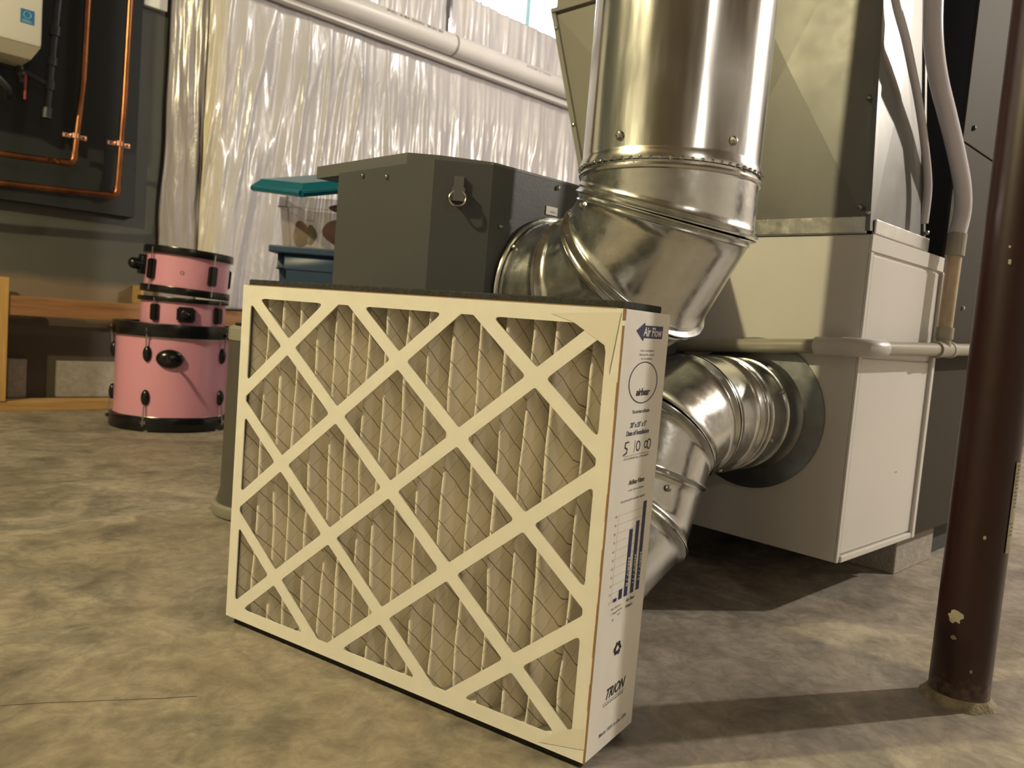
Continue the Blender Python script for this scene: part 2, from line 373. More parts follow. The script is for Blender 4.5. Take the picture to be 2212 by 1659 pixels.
plate=curve_plate([(0,0),(FW,0),(FW,FH),(0,FH)],lattice_holes(),.0016)
plate.transform(Matrix(((1,0,0,0),(0,0,1,.0008),(0,1,0,0),(0,0,0,1))))   # x,y -> x,z ; thickness along y
plate.materials.clear(); plate.materials.append(m_card)
fp=D.objects.new('front_lattice',plate); COL.objects.link(fp); fp.parent=filt
bp_=fp.copy(); bp_.name='back_lattice'; COL.objects.link(bp_); bp_.parent=filt; bp_.location=(0,FD-.0016,0)
def fobj(name,mb,m,**k): return obj(name,mb,m,filt,**k)
t_=.0022
fobj('side_panel',MB().box((FW-t_,.0012,0),(FW,FD-.0012,FH),.0005),m_card)
fobj('side_panel',MB().box((0,.0016,0),(t_,FD-.0016,FH)),m_card)
fobj('top_panel',MB().box((t_,.0016,FH-t_),(FW-t_,FD-.0016,FH)),m_card)
fobj('bottom_panel',MB().box((t_,.0016,0),(FW-t_,FD-.0016,t_)),m_card)
# brown raw edge where the side flap meets the front
ed=MB(); zz=0
while zz<FH-.02:
    z1=min(FH-.012,zz+.03); ww=.0011+.0012*random.random(); ed.box((FW-ww,-.0006,zz),(FW+.0004,.0016,z1)); zz=z1
ed.box((FW-.002,-.0007,FH-.012),(FW+.0006,.0026,FH+.0003))
fobj('raw_cardboard_edge',ed,m_cardedge)
e2=MB().box((.01,-.0003,FH-.0003),(FW-.01,.0012,FH+.0007)); fobj('raw_cardboard_edge',e2,m_cardedge)
fobj('foam_gasket',MB().box((.004,.006,FH),(FW-.006,FD-.012,FH+.0085),.002),m_foam)
fobj('foam_gasket',MB().box((.006,.010,-ZF),(FW-.008,.030,0),.002).box((.006,FD-.030,-ZF),(FW-.008,FD-.010,0),.002),m_foam)
# folded cardboard corner and tape patches
fc=MB().faces([(FW-.001,-.0012,FH-.002),(FW-.0185,-.0012,FH-.030),(FW-.0185,-.0012,FH-.0485),(FW-.001,-.0035,FH-.052),(FW-.010,-.0028,FH-.022)],[(0,1,4),(1,2,3,4),(0,4,3)])
# media
peaks=[.012,.045,.080,.112,.150,.186,.215,.245,.277,.312,.348,.385,.425,.462,.497,.530,.572,.606]
md=MB(); uvl=md.bm.loops.layers.uv.new('uv'); NZ=60; cols=[]; sacc=0; prev=None
VD=.075; prof=[]
for i,pk in enumerate(peaks):
    nx=peaks[i+1] if i+1<len(peaks) else pk+.03
    mid=(pk+nx)/2
    prof+= [(pk-.0030,.0125),(pk-.0012,.0095),(pk+.0012,.0095),(pk+.0030,.0125)]
    for q in (.2,.4,.6,.85): prof.append((pk+.0030+(mid-pk-.0042)*q*1.0,.0125+(VD-.006-.0125)*q))
    prof+= [(mid-.001,VD),(mid+.001,VD)]
    for q in (.15,.45,.75): prof.append((mid+.001+(nx-mid-.0042)*q,VD-(VD-.0125)*q))
prof=[p for p in prof if p[0]<FW-.004]
prof=[(max(.0028,x),y) for x,y in prof]
grid=[]; ss=[0]
for i in range(1,len(prof)): (lambda a,b_: ss.append(ss[-1]+(math.hypot(b_[0]-a[0],min(b_[1],.050)-min(a[1],.050)) if b_[1]>=a[1] and a[1]<.050 else (b_[0]-a[0] if b_[1]<=.0126 and a[1]<=.0126 else 0))))(prof[i-1],prof[i])
for i,(x,y) in enumerate(prof):
    colv=[]
    for j in range(NZ+1):
        z=.003+(FH-.006)*j/NZ
        n_=noise.noise(V((x*24,z*5.5,3.1)))*.0060+noise.noise(V((x*60,z*22,9)))*.0018
        dep=noise.noise(V((x*30,z*9,7.7)))*.0030
        env=min(1,j/4,(NZ-j)/4)
        colv.append(md.bm.verts.new((min(FW-.0026,max(.0026,x+n_*(1-.6*(y>.07))*env)),max(.0045,y+dep),z)))
    grid.append(colv)
for i in range(len(grid)-1):
    for j in range(NZ):
        f=md.bm.faces.new((grid[i][j],grid[i+1][j],grid[i+1][j+1],grid[i][j+1]))
        for lp,(a,c) in zip(f.loops,((i,j),(i+1,j),(i+1,j+1),(i,j+1))):
            lp[uvl].uv=(ss[a],(FH-.006)*c/NZ)
fobj('pleated_media',md,m_media,smooth=True,angle=80,fixn=False)
# ---- print on the right-hand side panel (plane x=FW, reads along +y)
def text_mesh(s,size_w=None,size_h=None,bold=0,shear=0,spacing=1,fill=True):
    cu=D.curves.new('t','FONT'); cu.body=s; cu.offset=bold; cu.shear=shear; cu.space_character=spacing; cu.align_x='CENTER'; cu.align_y='CENTER'; cu.resolution_u=3
    o=D.objects.new('t',cu); COL.objects.link(o); dg=bpy.context.evaluated_depsgraph_get(); dg.update()
    me=D.meshes.new_from_object(o.evaluated_get(dg)); D.objects.remove(o); D.curves.remove(cu)
    xs=[v.co.x for v in me.vertices]; ys=[v.co.y for v in me.vertices]
    if not xs: return me
    cx,cy=(min(xs)+max(xs))/2,(min(ys)+max(ys))/2
    sx_=size_w/(max(xs)-min(xs)) if size_w else None; sy_=size_h/(max(ys)-min(ys)) if size_h else None
    sx_=sx_ or sy_; sy_=sy_ or sx_
    for v in me.vertices: v.co=((v.co.x-cx)*sx_,(v.co.y-cy)*sy_,0)
    return me
def add_mesh(mb,me,M):
    t=bmesh.new(); t.from_mesh(me); mb.merge(t,M); D.meshes.remove(me)
def sideM(y,z,rot=0,off=.0004,ang=0):
    # local x-> +y, y-> +z, normal +x
    B=Matrix(((0,0,1,FW+off),(1,0,0,y),(0,1,0,z),(0,0,0,1)))
    return B@Matrix.Rotation(rot,4,'Z')
inkb,inkn,inkg,inkw,inka='b','n','g','w','a'; inkp=MB(); INKS={}
INK={'b':('printed_lettering',m_black_ink),'n':('printed_lettering',m_navy),'g':('fine_print',m_grayink),'w':('white_lettering',m_card),'a':('axis_number',m_grayink)}
def T(mb,s,y,z,w_,h,bold=.0,shear=0,rot=0,off=.0004):
    one=MB(); add_mesh(one,text_mesh(s,w_,h,bold,shear),sideM(y,z,rot,off)); nm,mm=INK[mb]; fobj(nm,one,mm,fixn=False)
def scrib(mb,y,z,w_,h,gaps=()):
    x=-w_/2; mb=MB()
    while x<w_/2:
        ww=random.uniform(.0006,.0014)
        if random.random()>.16:
            hh=h*random.uniform(.45,1); M=sideM(y+x,z-(h-hh)/2*random.choice((0,1)))
            for yy in (-.35,.28):
                if random.random()<.8: mb.faces([M@V(p) for p in ((0,yy*hh,0),(ww,yy*hh,0),(ww,yy*hh+.0006,0),(0,yy*hh+.0006,0))],[(0,1,2,3)])
            mb.faces([M@V(p) for p in ((0,-hh/2,0),(ww*.45,-hh/2,0),(ww*.45,hh/2,0),(0,hh/2,0))],[(0,1,2,3)])
        x+=ww+.0005
    fobj('fine_print',mb,m_grayink,fixn=False)
zc=.479-.012
Zs=lambda z:z   # z measured in the panel's own frame (bottom = 0)
ar=MB(); P=[(.032,.479),(.053,.4885),(.0545,.4855),(.1045,.4860),(.1035,.4715),(.0535,.4715),(.0515,.4680)]
ar.poly([(FW+.0003,y,z-.003) for y,z in P]); fobj('arrow_mark',ar,m_navy)
T(inkw,'Air Flow',.0755,.4757,.0510,.0105,.02,.12,off=.0007)
for z,w_ in ((.4555,.036),(.4510,.040),(.4465,.029)): scrib(inkg,.066,z-.001,w_,.0021)
rg=MB(); n=64; ou=[];inn=[]
for i in range(n):
    a=2*math.pi*i/n; th_=.0014
    ou.append((FW+.0004,.0635+.0385*math.cos(a),.4190+.0235*math.sin(a))); inn.append((FW+.0004,.0635+(.0385-th_*1.1)*math.cos(a),.4190+(.0235-th_*.8)*math.sin(a)))
rg.faces(ou+inn,[(i,(i+1)%n,n+(i+1)%n,n+i) for i in range(n)]); fobj('logo_ring',rg,m_navy)
T(inkb,'airbear',.0650,.4085,.0370,.0085,.03,.25)
T(inkb,'You can bear to Breathe',.0640,.3868,.0460,.0042,.02,.1)
T(inkn,'20" x 25" x 5"',.0605,.3720,.0430,.0060,.02,.1)
T(inkn,'Date of Installation',.0610,.3630,.0600,.0056,.02,.1)
def stroke(mb,pts,wd):
    for a,b_ in zip(pts,pts[1:]):
        a=V(a);b_=V(b_); d=(b_-a).normalized(); nn_=V((-d.y,d.x))*wd/2; a=a-d*wd*.3; b_=b_+d*wd*.3
        mb.faces([(FW+.0005,*(a+nn_)),(FW+.0005,*(a-nn_)),(FW+.0005,*(b_-nn_)),(FW+.0005,*(b_+nn_))],[(0,1,2,3)])
hand=MB(); hz=.3470
stroke(hand,[(.0390,hz+.0065),(.0310,hz+.0060),(.0300,hz+.0008),(.0360,hz-.0010),(.0355,hz-.0055),(.0280,hz-.0075)],.0016)
stroke(hand,[(.0560,hz+.0070),(.0555,hz-.0065)],.0009)
for cy_,rx,rz_ in ((.0650,.0048,.0055),(.0860,.0040,.0040),(.0945,.0048,.0058)):
    stroke(hand,[(cy_+rx*math.cos(a*math.pi/5),hz+.0002+rz_*math.sin(a*math.pi/5)) for a in range(11)],.0014)
fobj('handwritten_date',hand,m_black_ink)
scrib(inkg,.063,.3345,.066,.0026); fobj('ruled_line',MB().box((FW+.0003,.030,.3375),(FW+.0004,.098,.3379)),m_grayink)
T(inkb,'AirBear Filters',.0700,.3065,.0420,.0056,.025,.1)
scrib(inkg,.0720,.2975,.044,.0024); scrib(inkg,.0650,.2865,.064,.0026)
for i in range(11):
    z=.1735+.0098*i; T(inka,str(i*10),.0262-(i*.0002),z,None,.0028,0)
    inkp.faces([(FW+.0003,.031,z),(FW+.0003,.108,z),(FW+.0003,.108,z+.0005),(FW+.0003,.031,z+.0005)],[(0,1,2,3)])
inkp.faces([(FW+.0003,.0308,.172),(FW+.0003,.0313,.172),(FW+.0003,.0313,.273),(FW+.0003,.0308,.273)],[(0,1,2,3)])
bars=MB()
for y,zt,w_ in ((.0400,.1765,.0082),(.0535,.1840,.0082),(.0675,.2510,.0082),(.0845,.2580,.0082),(.1000,.2790,.0082)):
    bars.faces([(FW+.00055,y-w_/2,.1725),(FW+.00055,y+w_/2,.1725),(FW+.00055,y+w_/2,zt),(FW+.00055,y-w_/2,zt)],[(0,1,2,3)])
fobj('bar_chart',bars,m_navy)
for y,s in ((.0675,'MERV / 8'),(.0845,'MERV / 11'),(.1000,'MERV / 13')): T(inkw,s,y,.2010,.034,.0046,.008,0,rot=-math.pi/2,off=.0009)
T(inkb,'Air Bear',.0830,.1660,.0230,.0040,.01); T(inkb,'Filters',.0810,.1585,.0180,.0036,.01)
scrib(inkg,.0545,.1650,.010,.0024); scrib(inkg,.0555,.1600,.012,.0024); scrib(inkg,.0535,.1550,.008,.0024)
scrib(inkg,.0405,.1650,.014,.0024); scrib(inkg,.0405,.1590,.014,.0024); scrib(inkg,.038,.1515,.006,.0024)
# recycling triangle: three bent arrows
rec=MB(); c0=V((.0600,.1130)); rr_=.0095
for k_ in range(3):
    a=R(90+120*k_); b_=R(90+120*(k_+1)); A=c0+V((math.cos(a)*1.25,math.sin(a)))*rr_; B=c0+V((math.cos(b_)*1.25,math.sin(b_)))*rr_
    p0=A.lerp(B,.16); p1=A.lerp(B,.62); d=(B-A).normalized(); nn_=V((-d.y,d.x)); wd=.0042
    for q in ([p0+nn_*wd*.5,p0-nn_*wd*.5,p1-nn_*wd*.5,p1+nn_*wd*.5],[p1+nn_*wd,p1-nn_*wd,p1+d*.0052]):
        rec.poly([(FW+.0004,q_.x,q_.y) for q_ in q])
fobj('recycling_mark',rec,m_black_ink)
T(inkb,'TRION',.0660,.0640,.0500,.0125,.015,.45); fobj('ruled_line',MB().box((FW+.0003,.034,.0545),(FW+.0004,.090,.0550)),m_grayink); scrib(inkg,.0600,.0520,.052,.0022)
T(inkg,'Made 100% in the USA',.0670,.0190,.0700,.0046,.006)
fobj('chart_grid',inkp,m_grid,fixn=False)
# tape patches on the lattice corners
tp=MB()
tp.faces([(FW-.060,-.0007,.004),(FW-.001,-.0007,.016),(FW-.001,-.0007,.040),(FW-.018,-.0007,.034),(FW-.030,-.0007,.028)],[(0,1,2,3,4)])
fobj('corner_tape',tp,mat('cardboard_tape',(.74,.71,.63),.4,coat=.2))
tp=MB().faces([(FW-.004,-.0007,FH-.004),(FW-.090,-.0007,FH-.010),(FW-.060,-.0007,FH-.018),(FW-.020,-.0010,FH-.040),(FW-.012,-.0010,FH-.070)],[(0,1,2,3,4)])
fobj('corner_tape',tp,MATS['cardboard_tape'])
# ------------------------------------------------------------------ ducts
def gore_tube(mb,P0,T0,m0,P1,m1,r,bead0=True,bead1=True,seg=72,N_=None,crimp=None):
    """open tube from plane (P0,m0) to plane (P1,m1)"""
    P0,P1=V(P0),V(P1); Tn=(P1-P0).normalized(); m0=V(m0);m1=V(m1)
    n1_=(V(N_)-Tn*V(N_).dot(Tn)).normalized(); n2_=Tn.cross(n1_)
    offs=[]
    b0=[(0,.006),(.002,.0062),(.005,.0028),(.008,0),(.011,.0022),(.014,0)] if bead0 else [(0,0),(.006,0)]
    b1=[(.014,0),(.011,.0022),(.008,0),(.005,.0030),(.002,.0066),(0,.0064)] if bead1 else [(.006,0),(0,0)]
    rows=[]
    for kind,lst in ((0,b0),(2,[None]*4),(1,b1)):
        for q,it in enumerate(lst):
            row=[]
            for i in range(seg):
                a=2*math.pi*i/seg; rad=n1_*math.cos(a)+n2_*math.sin(a)
                def pt(P,mm,rr): return P+rad*rr+Tn*(-rr*rad.dot(mm)/Tn.dot(mm))
                A=pt(P0,m0,r);B=pt(P1,m1,r); Lg=max(1e-4,(B-A).dot(Tn))
                if kind==2:
                    s=.5 if Lg<.034 else (.016+(Lg-.032)*(q+.5)/4)/Lg
                    row.append(A+Tn*Lg*s)
                elif kind==0: row.append(A+Tn*min(it[0],Lg*.42*it[0]/.014 if Lg<.034 else it[0])+rad*it[1])
                else: row.append(B-Tn*min(it[0],Lg*.42*it[0]/.014 if Lg<.034 else it[0])+rad*it[1])
            rows.append([mb.bm.verts.new(v) for v in row])
    for A,B in zip(rows,rows[1:]):
        for i in range(seg): mb.bm.faces.new((A[i],A[(i+1)%seg],B[(i+1)%seg],B[i]))
def bis(a,b_): return (V(a).normalized()+V(b_).normalized()).normalized()
# vertical supply duct + 4-gore elbow into the cabinet
x0,y0,zc_,Rb,r=.975,.700,.706,.174,.127
C_=V((x0,y0+Rb,zc_)); s15=1/math.cos(R(15))
def jp(t): return C_+V((0,-math.cos(R(t)),-math.sin(R(t))))*Rb*s15
J=[V((x0,y0,zc_+.012)),jp(15),jp(45),jp(75),V((x0,y0+Rb+.046,zc_-Rb))]
dirs=[(J[i+1]-J[i]).normalized() for i in range(4)]; dirs[0]=V((0,0,-1)); dirs[3]=V((0,1,0))
mm=[dirs[0]]+[bis(dirs[i],dirs[i+1]) for i in range(3)]+[dirs[3]]
el=thing('duct_elbow','large round galvanized elbow of four gores turning from the tall pipe into the grey cabinet','duct elbow',(x0,y0,.405))
for i in range(4):
    mb=MB(); gore_tube(mb,J[i],dirs[i],mm[i],J[i+1],mm[i+1],r-.0012*i,bead0=(i>0),bead1=(i<3),N_=(1,0,0)); obj('gore',mb,m_galvg,el,smooth=True,angle=50)
mb=MB().torus(J[0]+V((0,0,-.012)),(0,0,1),r-.0005,.0042,72,8); obj('crimped_collar',mb,m_galvg,el,smooth=True)
mb=MB().torus(J[4]-V((0,.006,0)),(0,1,0),r+.0,.004,72,8); obj('crimped_collar',mb,m_galvg,el,smooth=True)
def on_gore(i,t,ang,rr): 
    Tn=dirs[i]; n1_=V((1,0,0)); n2_=Tn.cross(n1_); rad=n1_*math.cos(ang)+n2_*math.sin(ang); return J[i].lerp(J[i+1],t)+rad*rr,rad
for i,t,a in ((1,.35,R(205)),(1,.62,R(222)),(2,.5,R(232)),(2,.55,R(160)),(3,.4,R(250)),(3,.85,R(215))):
    p,n_=on_gore(i,t,a,r-.0012*i); obj('screw',screw(p,n_),m_screw,el)
vp=thing('vertical_duct','tall shiny round galvanized duct pipe rising above the filter','duct',(x0,y0,zc_+.012))
mb=MB(); prf=[(r+.003,-.004),(r+.003,.004),(r+.0008,.010),(r,.014)]+[(r,.014+i*.1) for i in range(1,20)]+[(r,H-.235-(zc_+.012))]
mb.lathe(prf,(x0,y0,zc_+.012),(0,0,1),220,caps=False)
for v in mb.bm.verts:
    d=V((v.co.x-x0,v.co.y-y0,0)); d.normalize(); zz_=v.co.z; k_=min(1,max(0,(zz_-zc_-.02)/.12))
    v.co+=d*k_*(noise.noise(V((d.x*2.6,d.y*2.6,zz_*.5)))*.0020+noise.noise(V((d.x*8,d.y*8,zz_*.7+5)))*.0007)
obj('pipe',mb,m_galv,vp,smooth=True,angle=60)
obj('lock_seam',MB().box((x0+r*.60-.005,y0+r*.80-.004,zc_+.03),(x0+r*.60+.005,y0+r*.80+.002,H-.25)),m_galv,vp)
# crimp teeth around the joint
te=MB()
for i in range(60):
    a=2*math.pi*i/60; rad=V((math.cos(a),math.sin(a),0)); te.sphere(V((x0,y0,zc_+.0095))+rad*(r+.0028),.0030,(1,1,.7),6)
obj('crimp_ribs',te,m_galvg,vp,smooth=True)
def cyl_pt(az,z,rr): 
    rad=V((math.cos(az),math.sin(az),0)); return V((x0,y0,z))+rad*rr,rad
tocam=math.atan2(-y0,-x0)
for da,z in ((-33,zc_+.040),(38,zc_+.040)):
    p,n_=cyl_pt(tocam+R(da),z,r); obj('screw',screw(p,n_,.0052),m_screw,vp)
# lower return duct from the white furnace box: gores bending to the floor
LY,lr=.796,.105
def dv(a): return V((-math.cos(a),0,-math.sin(a)))
a1,a2,a3=.36,.848,-.714
Q=[V((1.452,LY,.346)),V((1.313,LY,.346)),V((1.23,LY,.346))]
Q.append(Q[2]+dv(a1)*.097); Q.append(Q[3]+dv(a1+a2)*.062); Q.append(Q[4]+dv(a1+a2)*.095); 
q5=Q[5]; L5=(q5.z-.118)/math.sin(a1+a2+a3); Q.append(q5+dv(a1+a2+a3)*L5); Q.append(Q[6]+V((-.11,0,0)))
ddir=[(Q[i+1]-Q[i]).normalized() for i in range(7)]
lm=[ddir[0]]+[bis(ddir[i],ddir[i+1]) for i in range(6)]+[ddir[6]]
lo=thing('return_duct','lower round galvanized duct leaving the white furnace box and bending down to the floor','duct',(1.1,LY,.02))
nms=['collar','gore','gore','gore','pipe','gore','pipe']
for i in range(7):
    mb=MB(); gore_tube(mb,Q[i],ddir[i],lm[i],Q[i+1],lm[i+1],lr-.0008*i,bead0=(i not in(0,)),bead1=(i in(1,2,4)),N_=(0,1,0)); obj(nms[i],mb,m_galvg,lo,smooth=True,angle=50)
obj('end_cap',MB().lathe([(lr-.004,0),(lr-.004,.004)],Q[7],(-1,0,0),48),m_galvg,lo)
for xx,rm,rr in ((1.405,.1055,.003),(1.345,.1062,.0035),(1.330,.1045,.003)): obj('bead_ring',MB().torus((xx,LY,.346),(1,0,0),rm,rr,72,8),m_galvg,lo,smooth=True)
fl=MB(); fl.lathe([(.104,-.052),(.104,-.024),(.108,-.014),(.112,-.008),(.150,-.004),(.150,.0)],(1.4565,LY-.002,.346),(1,0,0),72,caps=False); obj('mounting_flange',fl,m_flange,lo,smooth=True,angle=30)
for xx,a in ((1.36,R(200)),(1.30,R(250)),(1.40,R(150))):
    rad=V((0,math.cos(a),-math.sin(a)*-1)); rad=V((0,math.cos(a),math.sin(a))); obj('screw',screw(V((xx,LY,.346))+rad*lr,rad),m_screw,lo)
for t,a in ((.3,R(-150)),(.8,R(-118)),(.35,R(-60))):
    Tn=ddir[4]; n1_=V((0,1,0)); n2_=Tn.cross(n1_); rad=n1_*math.cos(a)+n2_*math.sin(a); obj('screw',screw(Q[4].lerp(Q[5],t)+rad*lr,rad),m_screw,lo)
# ------------------------------------------------------------------ white furnace box
fx0,fx1,fy0,fy1,fz0,fz1=1.458,1.839,.595,.965,.092,.695
fb=thing('furnace_return_cabinet','white metal furnace return cabinet with a recessed front panel, raised on a concrete block','furnace cabinet',(fx0,fy0,fz0))
obj('body',MB().box((fx0,fy0+.004,fz0),(fx1,fy1,fz1),.002),m_fwhite,fb)
obj('top_band',MB().box((fx0,fy0-.001,fz1-.030),(fx1,fy0+.004,fz1),.001),m_fwhite,fb)
fr_=MB().box((fx0,fy0-.001,fz0),(fx0+.012,fy0+.004,fz1-.032),.001).box((fx1-.016,fy0-.007,fz0),(fx1,fy0+.004,fz1-.032),.002).box((fx0+.012,fy0-.005,fz0),(fx1-.016,fy0+.004,fz0+.012),.002)
obj('door_surround',fr_,m_fwhite,fb)
obj('upper_door',MB().box((fx0+.014,fy0,.475),(fx1-.019,fy0+.006,fz1-.036),.0015),m_fwhite,fb)
obj('lower_door',MB().box((fx0+.014,fy0,fz0+.015),(fx1-.019,fy0+.006,.472),.0015),m_fwhite,fb)
ds=MB()
for xx in (1.700,1.708): ds.lathe([(.0016,0),(.0014,.0006)],(xx,fy0-.0001,.245),(0,-1,0),8)
obj('door_screw',ds,m_screw,fb)
# plenum above it
def quad_break(mb,p,push,nrm):
    c=sum((V(q) for q in p),V())/4+V(nrm)*push
    mb.faces([*p,c],[(0,1,4),(1,2,4),(2,3,4),(3,0,4)])
pl=thing('return_plenum','tapered galvanized sheet metal plenum with cross creases on top of the white furnace cabinet','duct plenum',(fx0,fy0,fz1))
zA,zB=.700,1.345; fA=lambda z:(z-.7)/.407
def plx(z): return 1.720-.060*fA(z)
def ply(z): return .600+.022*fA(z)
A0,B0,C0,D0=(fx0,ply(zA),zA),(plx(zA),ply(zA),zA),(plx(zA),.960,zA),(fx0,.960,zA)
A1,B1,C1,D1=(fx0,ply(zB),zB),(plx(zB),ply(zB),zB),(plx(zB),.975,zB),(fx0,.975,zB)
mb=MB(); quad_break(mb,[D0,A0,A1,D1],.0075,(-1,0,0)); quad_break(mb,[A0,B0,B1,A1],.006,(0,-1,0)); quad_break(mb,[B0,C0,C1,B1],.004,(1,0,0)); quad_break(mb,[C0,D0,D1,C1],.004,(0,1,0))
obj('creased_panels',mb,m_sheet,pl)
obj('corner_seam',MB().hexa([(fx0-.010,ply(zA)-.003,zA),(fx0+.001,ply(zA)-.004,zA),(fx0+.001,ply(zA)+.006,zA),(fx0-.010,ply(zA)+.006,zA),(fx0-.010,ply(zB)-.003,zB),(fx0+.001,ply(zB)-.004,zB),(fx0+.001,ply(zB)+.006,zB),(fx0-.010,ply(zB)+.006,zB)]),m_sheet,pl)
obj('corner_seam',MB().hexa([(plx(zA)-.008,ply(zA)-.005,zA),(plx(zA)+.002,ply(zA)-.005,zA),(plx(zA)+.002,ply(zA),zA),(plx(zA)-.008,ply(zA),zA),(plx(zB)-.008,ply(zB)-.005,zB),(plx(zB)+.002,ply(zB)-.005,zB),(plx(zB)+.002,ply(zB),zB),(plx(zB)-.008,ply(zB),zB)]),m_sheet,pl)
obj('upper_trunk',MB().box((fx0,ply(zB),zB+.004),(plx(zB),.975,H-.23)),m_sheet,pl)
cl=MB().box((fx0-.006,.605,.6955),(fx0+.002,.962,.727),.002); obj('drive_cleat',cl,m_sheetb,pl)
cl=MB().box((fx0+.004,.592,.6955),(plx(.70)+.012,.600,.722),.002); obj('drive_cleat',cl,m_sheetb,pl)
for p,n_ in (((fx0-.0105,.618,.742),(-1,0,0)),((fx0-.0105,.625,.935),(-1,0,0)),((1.716,.594,.732),(0,-1,0)),((fx0-.0105,.604,.731),(-1,0,0))): obj('screw',screw(p,n_,.004),m_screw,pl)
# supply plenum seen left of the tall pipe, on its own air handler box
sp_=thing('supply_plenum','flared beige sheet metal trunk behind the left side of the tall round pipe','duct plenum',(1.5,.99,.74))
def sy(z): return 1.365+(z-.97)*.345
za,zb=.742,1.277
P8=[(1.5,.99,za),(1.80,.99,za),(1.80,sy(za),za),(1.5,sy(za),za),(1.5,.99,zb),(1.80,.99,zb),(1.80,sy(zb),zb),(1.5,sy(zb),zb)]
mb=MB(); quad_break(mb,[P8[3],P8[0],P8[4],P8[7]],.012,(-1,0,0)); quad_break(mb,[P8[2],P8[3],P8[7],P8[6]],.008,(0,1,0)); mb.faces([P8[1],P8[2],P8[6],P8[5]],[(0,1,2,3)]); mb.faces([P8[0],P8[1],P8[5],P8[4]],[(0,1,2,3)]); mb.faces(P8[4:],[(0,1,2,3)])
m_trunk=mat('painted_trunk',(.26,.25,.225),.5,.3,var=.03,vscale=4)
obj('creased_panels',mb,m_trunk,sp_)
mb=MB().hexa([(1.492,sy(za)-.004,za),(1.500,sy(za)-.004,za),(1.500,sy(za)+.010,za),(1.492,sy(za)+.010,za),(1.492,sy(zb)-.004,zb),(1.500,sy(zb)-.004,zb),(1.500,sy(zb)+.010,zb),(1.492,sy(zb)+.010,zb)]); obj('corner_seam',mb,m_trunk,sp_)
obj('seam_lip',MB().box((1.488,.99,zb),(1.80,sy(zb)+.008,zb+.010)),m_trunk,sp_)
obj('upper_trunk',MB().box((1.5,.99,zb+.012),(1.80,sy(zb),H-.23)),m_trunk,sp_)
for z in (1.235,.985): obj('screw',screw((1.491,sy(z)+.001,z),(-1,0,0),.004),m_screw,sp_)
ah=MB().box((1.47,.99,.0),(1.83,1.32,.738),.003); tag(obj('air_handler_box',ah,m_gray,smooth=False),'grey metal air handler box hidden behind the lower duct, carrying the flared trunk','furnace cabinet')
# ------------------------------------------------------------------ tall furnace behind right
tf=thing('furnace','tall brown-grey furnace cabinet behind the dark red column, beside the white cabinet','furnace',(1.87,.6,.092))
obj('body',MB().box((1.872,.604,.092),(2.50,1.25,2.0)),m_sideshade,tf)
obj('upper_panel',MB().box((1.872,.597,.948),(2.50,.604,2.0),.001),m_beige,tf)
obj('lower_panel',MB().box((1.846,.597,.092),(2.50,.604,.944),.001),m_beige,tf)
obj('screw',screw((1.925,.596,.985),(0,-1,0),.005),m_blackm,tf); obj('screw',screw((2.0,.596,.60),(0,-1,0),.004),m_screw,tf)
tag(obj('concrete_block',MB().box((1.835,.62,0),(2.07,1.02,.092),.003),m_block),'pale concrete block under the right end of the white cabinet','block')
tag(obj('support_block',MB().box((2.10,.64,0),(2.45,.95,.091),.003),mat('dark_block',(.045,.045,.045),.8)),'dark block under the tall furnace, just left of the red column','block')
# ------------------------------------------------------------------ PVC condensate line
pv=thing('drain_pipe','cream plastic drain pipe running level in front of the white cabinet','pipe',(1.41,.52,.49))
rp_=.0135; py=.567
obj('pipe',MB().tube([(1.470,py,.4920),(1.76,py,.500),(2.40,py,.520)],rp_,20),m_pvc,pv,smooth=True)
obj('pipe',MB().tube([(1.432,.62,.4910),(1.432,.818,.477),(1.432,1.00,.4635)],rp_,20),m_pvc,pv,smooth=True)
obj('elbow_fitting',MB().tube([(1.432,.665,.4885),(1.432,.615,.4910),(1.433,.592,.4912),(1.440,.575,.4913),(1.456,py,.4915),(1.485,py,.4922)],.0170,20),m_pvcw,pv,smooth=True)
obj('tee_fitting',MB().tube([(1.762,py,.500),(1.778,py,.5005)],.0175,20).tube([(1.776,py,.5005),(1.840,py,.502)],.0160,20).tube([(1.838,py,.502),(1.856,py,.5025)],.0175,20).tube([(1.805,py,.506),(1.805,py,.530)],.0150,20).tube([(1.805,py,.524),(1.805,py,.548)],.0178,20),m_pvc,pv,smooth=True)
obj('riser',MB().tube([(1.805,py,.545),(1.811,py,.706)],.0145,20),m_pvcold,pv,smooth=True)
obj('coupling',MB().tube([(1.810,py,.696),(1.813,py,.742)],.0185,20),m_pvc,pv,smooth=True)
def bez(pts,n=8):
    P=[V(p) for p in pts]; out=[]
    for i in range(len(P)-1):
        a=P[max(i-1,0)];b_=P[i];c=P[i+1];d=P[min(i+2,len(P)-1)]
        for k_ in range(n):
            t=k_/n; out.append(.5*((2*b_)+(-a+c)*t+(2*a-5*b_+4*c-d)*t*t+(-a+3*b_-3*c+d)*t**3))
    out.append(P[-1]); return out
h1=bez([(1.813,.567,.743),(1.813,.563,.790),(1.783,.560,.835),(1.722,.558,.885),(1.650,.558,.940),(1.580,.558,.992),(1.535,.558,1.045),(1.512,.558,1.107),(1.505,.56,1.20),(1.50,.56,1.5),(1.5,.56,2.4)])
tag(obj('drain_hose',MB().tube(h1,.0165,18),m_hose,smooth=True),'wide clear vinyl hose curving down into the cream pipe coupling','hose')
h2=bez([(1.659,.581,.742),(1.656,.581,.815),(1.618,.585,.895),(1.579,.588,.954),(1.530,.590,1.008),(1.489,.590,1.045),(1.431,.590,1.089),(1.39,.588,1.14),(1.35,.58,1.4),(1.34,.58,2.4)])
